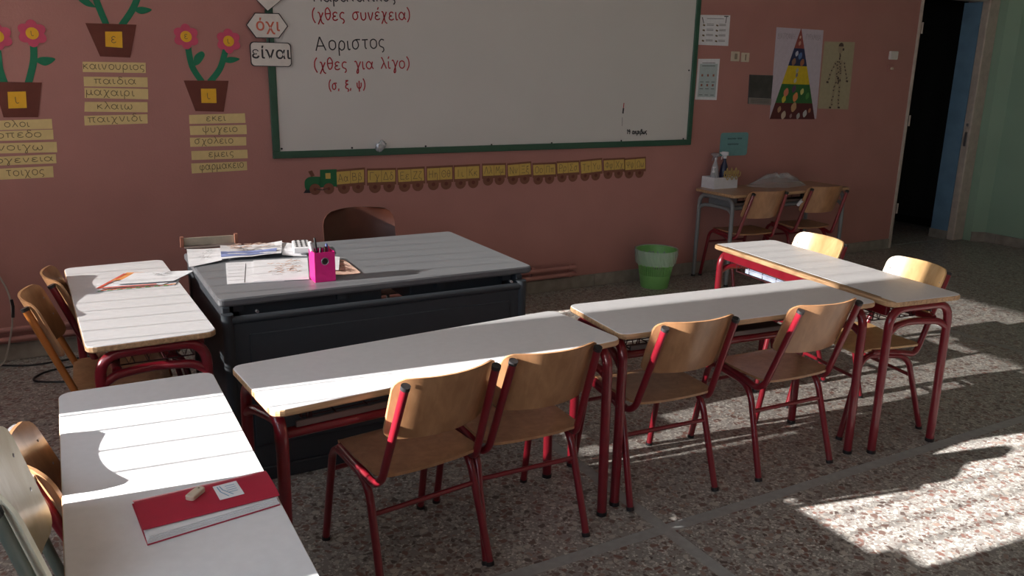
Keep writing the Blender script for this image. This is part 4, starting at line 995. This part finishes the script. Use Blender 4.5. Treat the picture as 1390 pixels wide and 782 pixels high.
for nth, q, (a_, b_) in zip(NTH, wagons, (('Αα','Ββ'),('Γγ','Δδ'),('Εε','Ζζ'),('Ηη','Θθ'),('Ιι','Κκ'),('Λλ','Μμ'),('Νν','Ξξ'),('Οο','Ππ'),('Ρρ','Σσ'),('Ττ','Υυ'),('Φφ','Χχ'),('Ψψ','Ωω'))):
    t, org = wallthing('paper_wagon', 'brown paper train wagon lettered %s %s, %s' % (a_, b_, nth), 'wall decoration', q, 'wagons of the alphabet train')
    x0, x1 = q[0][0], q[1][0]
    body = [(q[0][0]-.006, q[0][1]+.014), (q[1][0]+.008, q[1][1]+.014), (q[2][0]+.008, q[2][1]-.020), (q[3][0]-.006, q[3][1]-.020)]
    flat('wagon_body', body, .0022, .0034, M_tbrown, t, org)
    mid = lambda f_, u_: ((q[0][0]*(1-f_)+q[1][0]*f_)*u_+(q[3][0]*(1-f_)+q[2][0]*f_)*(1-u_), (q[0][1]*(1-f_)+q[1][1]*f_)*u_+(q[3][1]*(1-f_)+q[2][1]*f_)*(1-u_))
    for f0, f1, tx in ((0, .49, a_), (.505, 1, b_)):
        c_ = flat('letter_card', [mid(f0, 1), mid(f1, 1), mid(f1, 0), mid(f0, 0)], .0034, .0042, M_trainy, t, org)
        write('letters', tx, mid(f0+.06, .2), mid(f1-.05, .2), M_inkp, c_, org, .0036, .0048, .033, .02)
    for f_ in (.25, .77):
        x = x0+(x1-x0)*f_; z = q[2][1]-.030
        wq = flat('wheel', circle(x, z, .041, 24), .001, .0026, M_tbrown, t, org); flat('hub', circle(x, z, .014, 10), .0026, .0036, M_pot, wq, org)

# ------------------------------------------------------------------ notices right of the board
def notice(pts, label, nm='notice_sheet', cat='poster', m=M_paper):
    t, org = wallthing(nm, label, cat, pts); s = flat('sheet', pts, .001, .0022, m, t, org); return t, org
def q4(pts, a, b_):  # a across, b_ down from top-left
    return ((pts[0][0]*(1-a)+pts[1][0]*a)*(1-b_)+(pts[3][0]*(1-a)+pts[2][0]*a)*b_, (pts[0][1]*(1-a)+pts[1][1]*a)*(1-b_)+(pts[3][1]*(1-a)+pts[2][1]*a)*b_)
def wmarks(name, pts, strokes, m, t, org, w=.003, d=.0028):
    g = G()
    for s in strokes: ribbon(g, [(q4(pts, a, b_)[0]-org[0], q4(pts, a, b_)[1]-org[1]) for a, b_ in s], w, d)
    return tag(mesh_obj(name, g.v, g.f, m, t), kind='stuff')
M_grey = mat('grey_print', srgb(120, 118, 122), .7)
S1 = [(4.560,2.096),(4.882,2.107),(4.886,1.871),(4.560,1.871)]
t, org = notice(S1, 'white sheet of small pictures and text, upper of two beside the whiteboard')
wmarks('text_lines', S1, [[(x, y+.04*k), (x+.22, y+.04*k)] for x in (.26, .66) for y in (.3, .47, .64, .82) for k in (0, 1)]+[[(.25, .12), (.8, .12)]], M_grey, t, org, .004)
wmarks('small_pictures', S1, [[(x, y), (x+.07, y+.02)] for x in (.14, .56) for y in (.33, .5, .67, .85)], M_inkp, t, org, .012)
wmarks('ribbon_drawing', S1, [[(.1, .08), (.16, .28)], [(.88, .06), (.86, .26)], [(.8, .04), (.94, .04)]], M_inkk, t, org, .007)
S2 = [(4.583,1.764),(4.809,1.769),(4.809,1.444),(4.58,1.448)]
t, org = notice(S2, 'white edged sheet with pale blue table, lower of two beside the whiteboard')
fl_ = flat('blue_field', [q4(S2, .1, .12), q4(S2, .92, .12), q4(S2, .92, .93), q4(S2, .1, .93)], .0022, .0026, mat('pale_blue_print', srgb(176, 190, 192), .7), t, org)
wmarks('text_lines', S2, [[(.2, .17), (.8, .17)], [(.2, .1), (.8, .1)]]+[[(x, y), (x+.16, y)] for x in (.16, .42, .68) for y in (.56, .73, .88)], M_inkk, t, org, .004, .003)
wmarks('icons', S2, [[(x, y), (x+.08, y)] for x in (.2, .46, .72) for y in (.40, .64)], mat('icon_print', srgb(150, 96, 80), .7), t, org, .018, .003)
for k, (x0, z1, x1, z0, lb) in enumerate(((4.922,1.83,5.014,1.753,'cream wall switch plate, left of a pair above the dark calendar'), (5.033,1.823,5.121,1.749,'cream wall switch plate, right of a pair above the dark calendar'))):
    t = thing('wall_switch', lb, 'switch', ((x0+x1)/2, WY, (z0+z1)/2), 0, 'wall switches beside the whiteboard'); hx, hz = (x1-x0)/2, (z1-z0)/2
    G().bbox(-hx, hx, -.010, 0, -hz, hz, .003).obj('plate', M_switch, t)
    if k == 0: G().bbox(-.014, .014, -.02, -.01, -.022, .022, .004).obj('knob', mat('switch_knob', srgb(150, 134, 116), .5), t)  # darker knob colour
    else: G().bbox(-.006, .006, -.014, -.01, -.024, .024, .002).obj('rocker', mat('switch_rocker', srgb(130, 110, 90), .5), t)
Cq = [(5.145,1.65),(5.41,1.647),(5.414,1.401),(5.155,1.413)]
t, org = wallthing('wall_calendar', 'wall calendar with dark picture and pale lower strip left of the food pyramid', 'calendar', Cq)
flat('calendar_back', Cq, .001, .008, M_tray, t, org)
flat('calendar_picture', [q4(Cq, .02, .02), q4(Cq, .98, .02), q4(Cq, .98, .76), q4(Cq, .02, .76)], .008, .009, mat('dark_picture', srgb(66, 62, 60), .5, noise=.5, nscale=8), t, org)
flat('calendar_pad', [q4(Cq, .0, .78), q4(Cq, 1, .78), q4(Cq, 1, 1), q4(Cq, 0, 1)], .008, .012, mat('pad_grey', srgb(134, 126, 120), .6), t, org)
wmarks('date_lines', Cq, [[(.08, y), (.92, y)] for y in (.83, .88, .93)], M_inkk, t, org, .003, .0125)
# food pyramid poster
Pq = [(5.401,2.036),(5.961,2.033),(5.992,1.281),(5.423,1.285)]
t, org = notice(Pq, 'tall lavender-white poster with a coloured food pyramid on the pink wall', 'food_pyramid_poster', 'poster', mat('lavender_paper', srgb(196, 184, 196), .7))
A_ = (5.688, 2.041); BL, BR = (5.423, 1.285), (5.971, 1.277)
lev = [0, .22, .41, .611, .82, 1.0]
cols = [(srgb(150, 74, 66), 'red_layer'), (srgb(38, 46, 84), 'navy_layer'), (srgb(206, 178, 34), 'yellow_layer'), (srgb(48, 104, 52), 'green_layer'), (srgb(88, 34, 36), 'maroon_layer')]
LL = lambda k: (A_[0]+(BL[0]-A_[0])*k, A_[1]+(BL[1]-A_[1])*k); RRr = lambda k: (A_[0]+(BR[0]-A_[0])*k, A_[1]+(BR[1]-A_[1])*k)
foods = {0: [(.5, .75, .018, (200, 150, 130)), (.5, .45, .012, (220, 190, 170))], 1: [(.35, .3, .022, (190, 190, 205)), (.62, .42, .028, (90, 120, 170)), (.25, .78, .03, (150, 110, 90)), (.75, .8, .03, (160, 100, 70))],
 2: [(.5, .25, .02, (170, 170, 160)), (.5, .5, .018, (120, 120, 130)), (.46, .8, .02, (190, 190, 170))], 3: [(.22, .45, .036, (206, 122, 96)), (.52, .68, .038, (214, 130, 80)), (.72, .38, .026, (200, 200, 120)), (.2, .8, .03, (206, 190, 70)), (.45, .25, .03, (98, 60, 92)), (.88, .6, .028, (80, 140, 70))],
 4: [(.15, .4, .026, (180, 140, 110)), (.5, .25, .04, (190, 150, 110)), (.28, .75, .034, (200, 180, 160)), (.62, .8, .026, (170, 170, 170)), (.78, .65, .03, (190, 190, 190)), (.9, .45, .02, (180, 120, 90)), (.45, .8, .018, (150, 120, 120))]}
fm = {}
for i, (c_, nm) in enumerate(cols):
    a0, a1 = LL(lev[i]), RRr(lev[i]); b0, b1 = LL(lev[i+1]), RRr(lev[i+1])
    quad = [a0, a1, b1, b0] if i else [A_, b1, b0]
    ly = flat(nm, quad, .0022, .003, mat(nm, c_, .7, noise=.08), t, org)
    Q_ = [a0, a1, b1, b0]
    for a, b_, r_, col in foods[i]:
        x, z = q4(Q_, a, b_); key = col
        if key not in fm: fm[key] = mat('food_print', srgb(*col), .7)
        flat('food_picture', [(x+r_*math.cos(u_)*.8, z+r_*math.sin(u_)*(1+.25*math.sin(2*u_))) for u_ in [2*PI*k/12 for k in range(12)]], .003, .0034, fm[key], ly, org)
M_faint = mat('faint_print', srgb(160, 148, 160), .7)
write('title_left', 'ΔΙΑΤΡΟΦΙΚΗ', (5.425, 1.945), (5.63, 1.948), M_faint, t, org, .0035, .0028, .030)
write('title_right', 'ΠΥΡΑΜΙΔΑ', (5.755, 1.948), (5.94, 1.948), M_faint, t, org, .0035, .0028, .030)
# skeleton poster
Sq = [(5.988,1.94),(6.374,1.947),(6.391,1.36),(5.997,1.37)]
t, org = notice(Sq, 'pale poster with a small paper skeleton figure right of the food pyramid', 'skeleton_poster', 'poster', mat('khaki_paper', srgb(172, 160, 132), .7))
M_bone = mat('bone_print', srgb(160, 144, 120), .7); M_bk = mat('dark_figure_print', srgb(72, 56, 50), .7)
bones = [('skull', [(6.200, 1.885)], .042), ('neck', [(6.2, 1.85), (6.2, 1.79)], .018), ('rib_cage', [(6.2, 1.785), (6.21, 1.65)], .085), ('pelvis', [(6.21, 1.645), (6.212, 1.585)], .080),
 ('arm', [(6.155, 1.775), (6.12, 1.70), (6.085, 1.61)], .020), ('arm', [(6.26, 1.775), (6.295, 1.70), (6.325, 1.62)], .020), ('leg', [(6.18, 1.58), (6.17, 1.48), (6.158, 1.39)], .026), ('leg', [(6.238, 1.58), (6.245, 1.48), (6.250, 1.39)], .026)]
for nm, pp, w_ in bones:
    if nm == 'skull': s = flat(nm, circle(pp[0][0], pp[0][1], .036, 14, 2, -.006), .0022, .003, M_bone, t, org); flat('hair_patch', [(x, z) for x, z in circle(6.202, 1.905, .032, 14) if z > 1.895], .003, .0034, M_bk, s, org); flat('hat_flap', circle(6.236, 1.88, .012, 8), .003, .0034, M_bk, s, org); continue
    g = G(); ribbon(g, [(x-org[0], z-org[1]) for x, z in pp], w_, .0026); mesh_obj(nm, g.v, g.f, M_bone, t)
rnd = random.Random(9); g = G()
for nm, pp, w_ in bones[1:]:
    n_ = 5 if w_ < .05 else 12
    for k in range(n_):
        f_ = (k+.5)/n_; i0 = min(int(f_*(len(pp)-1)), len(pp)-2); u_ = f_*(len(pp)-1)-i0
        x = pp[i0][0]*(1-u_)+pp[i0+1][0]*u_+rnd.uniform(-.35, .35)*w_; z = pp[i0][1]*(1-u_)+pp[i0+1][1]*u_
        ribbon(g, [(x-org[0]-.008, z-org[1]+rnd.uniform(-.008, .008)), (x-org[0]+.008, z-org[1]+rnd.uniform(-.008, .008))], .010, .0032)
for x, z in ((6.08, 1.60), (6.33, 1.61), (6.15, 1.38), (6.262, 1.38)): ribbon(g, [(x-org[0]-.014, z-org[1]), (x-org[0]+.014, z-org[1]-.004)], .016, .0032)
tag(mesh_obj('bone_marks', g.v, g.f, M_bk, t), kind='stuff')
# thermostat pieces near the door
t = thing('wall_socket', 'small white plastic box on the pink wall left of the doorway', 'switch', (6.898, WY, 1.845))
G().bbox(-.052, .052, -.028, 0, -.038, .038, .005).obj('housing', M_signp, t)
t = thing('wall_hook', 'small brownish fitting with round stud below the white wall box', 'fitting', (6.893, WY, 1.727))
G().bbox(-.045, .04, -.012, 0, -.03, .035, .004).obj('plate', M_wall, t); G().tube([(0, -.012, 0), (0, -.03, 0)], .012, 10).obj('stud', M_switch, t, smooth=True)
# teal sign
Tq = rrect(4.885, 5.195, .985, 1.178, .022)
t, org = wallthing('teal_sign', 'teal card with two short printed lines on the wall above the white box', 'sign', Tq)
flat('sign_card', Tq, .001, .003, M_teal, t, org)
T4 = [(4.885,1.178),(5.195,1.178),(5.195,.985),(4.885,.985)]
rnd = random.Random(4)
def scrib(x0, x1, y): return [[(x0+(x1-x0)*k/14, y+.035*(1 if k % 2 else -1)*rnd.uniform(.5, 1)) for k in range(15)]]
wmarks('text_lines', T4, scrib(.26, .56, .26)+scrib(.62, .76, .26)+scrib(.27, .66, .50), mat('teal_ink', srgb(48, 70, 76), .7), t, org, .007, .0036)
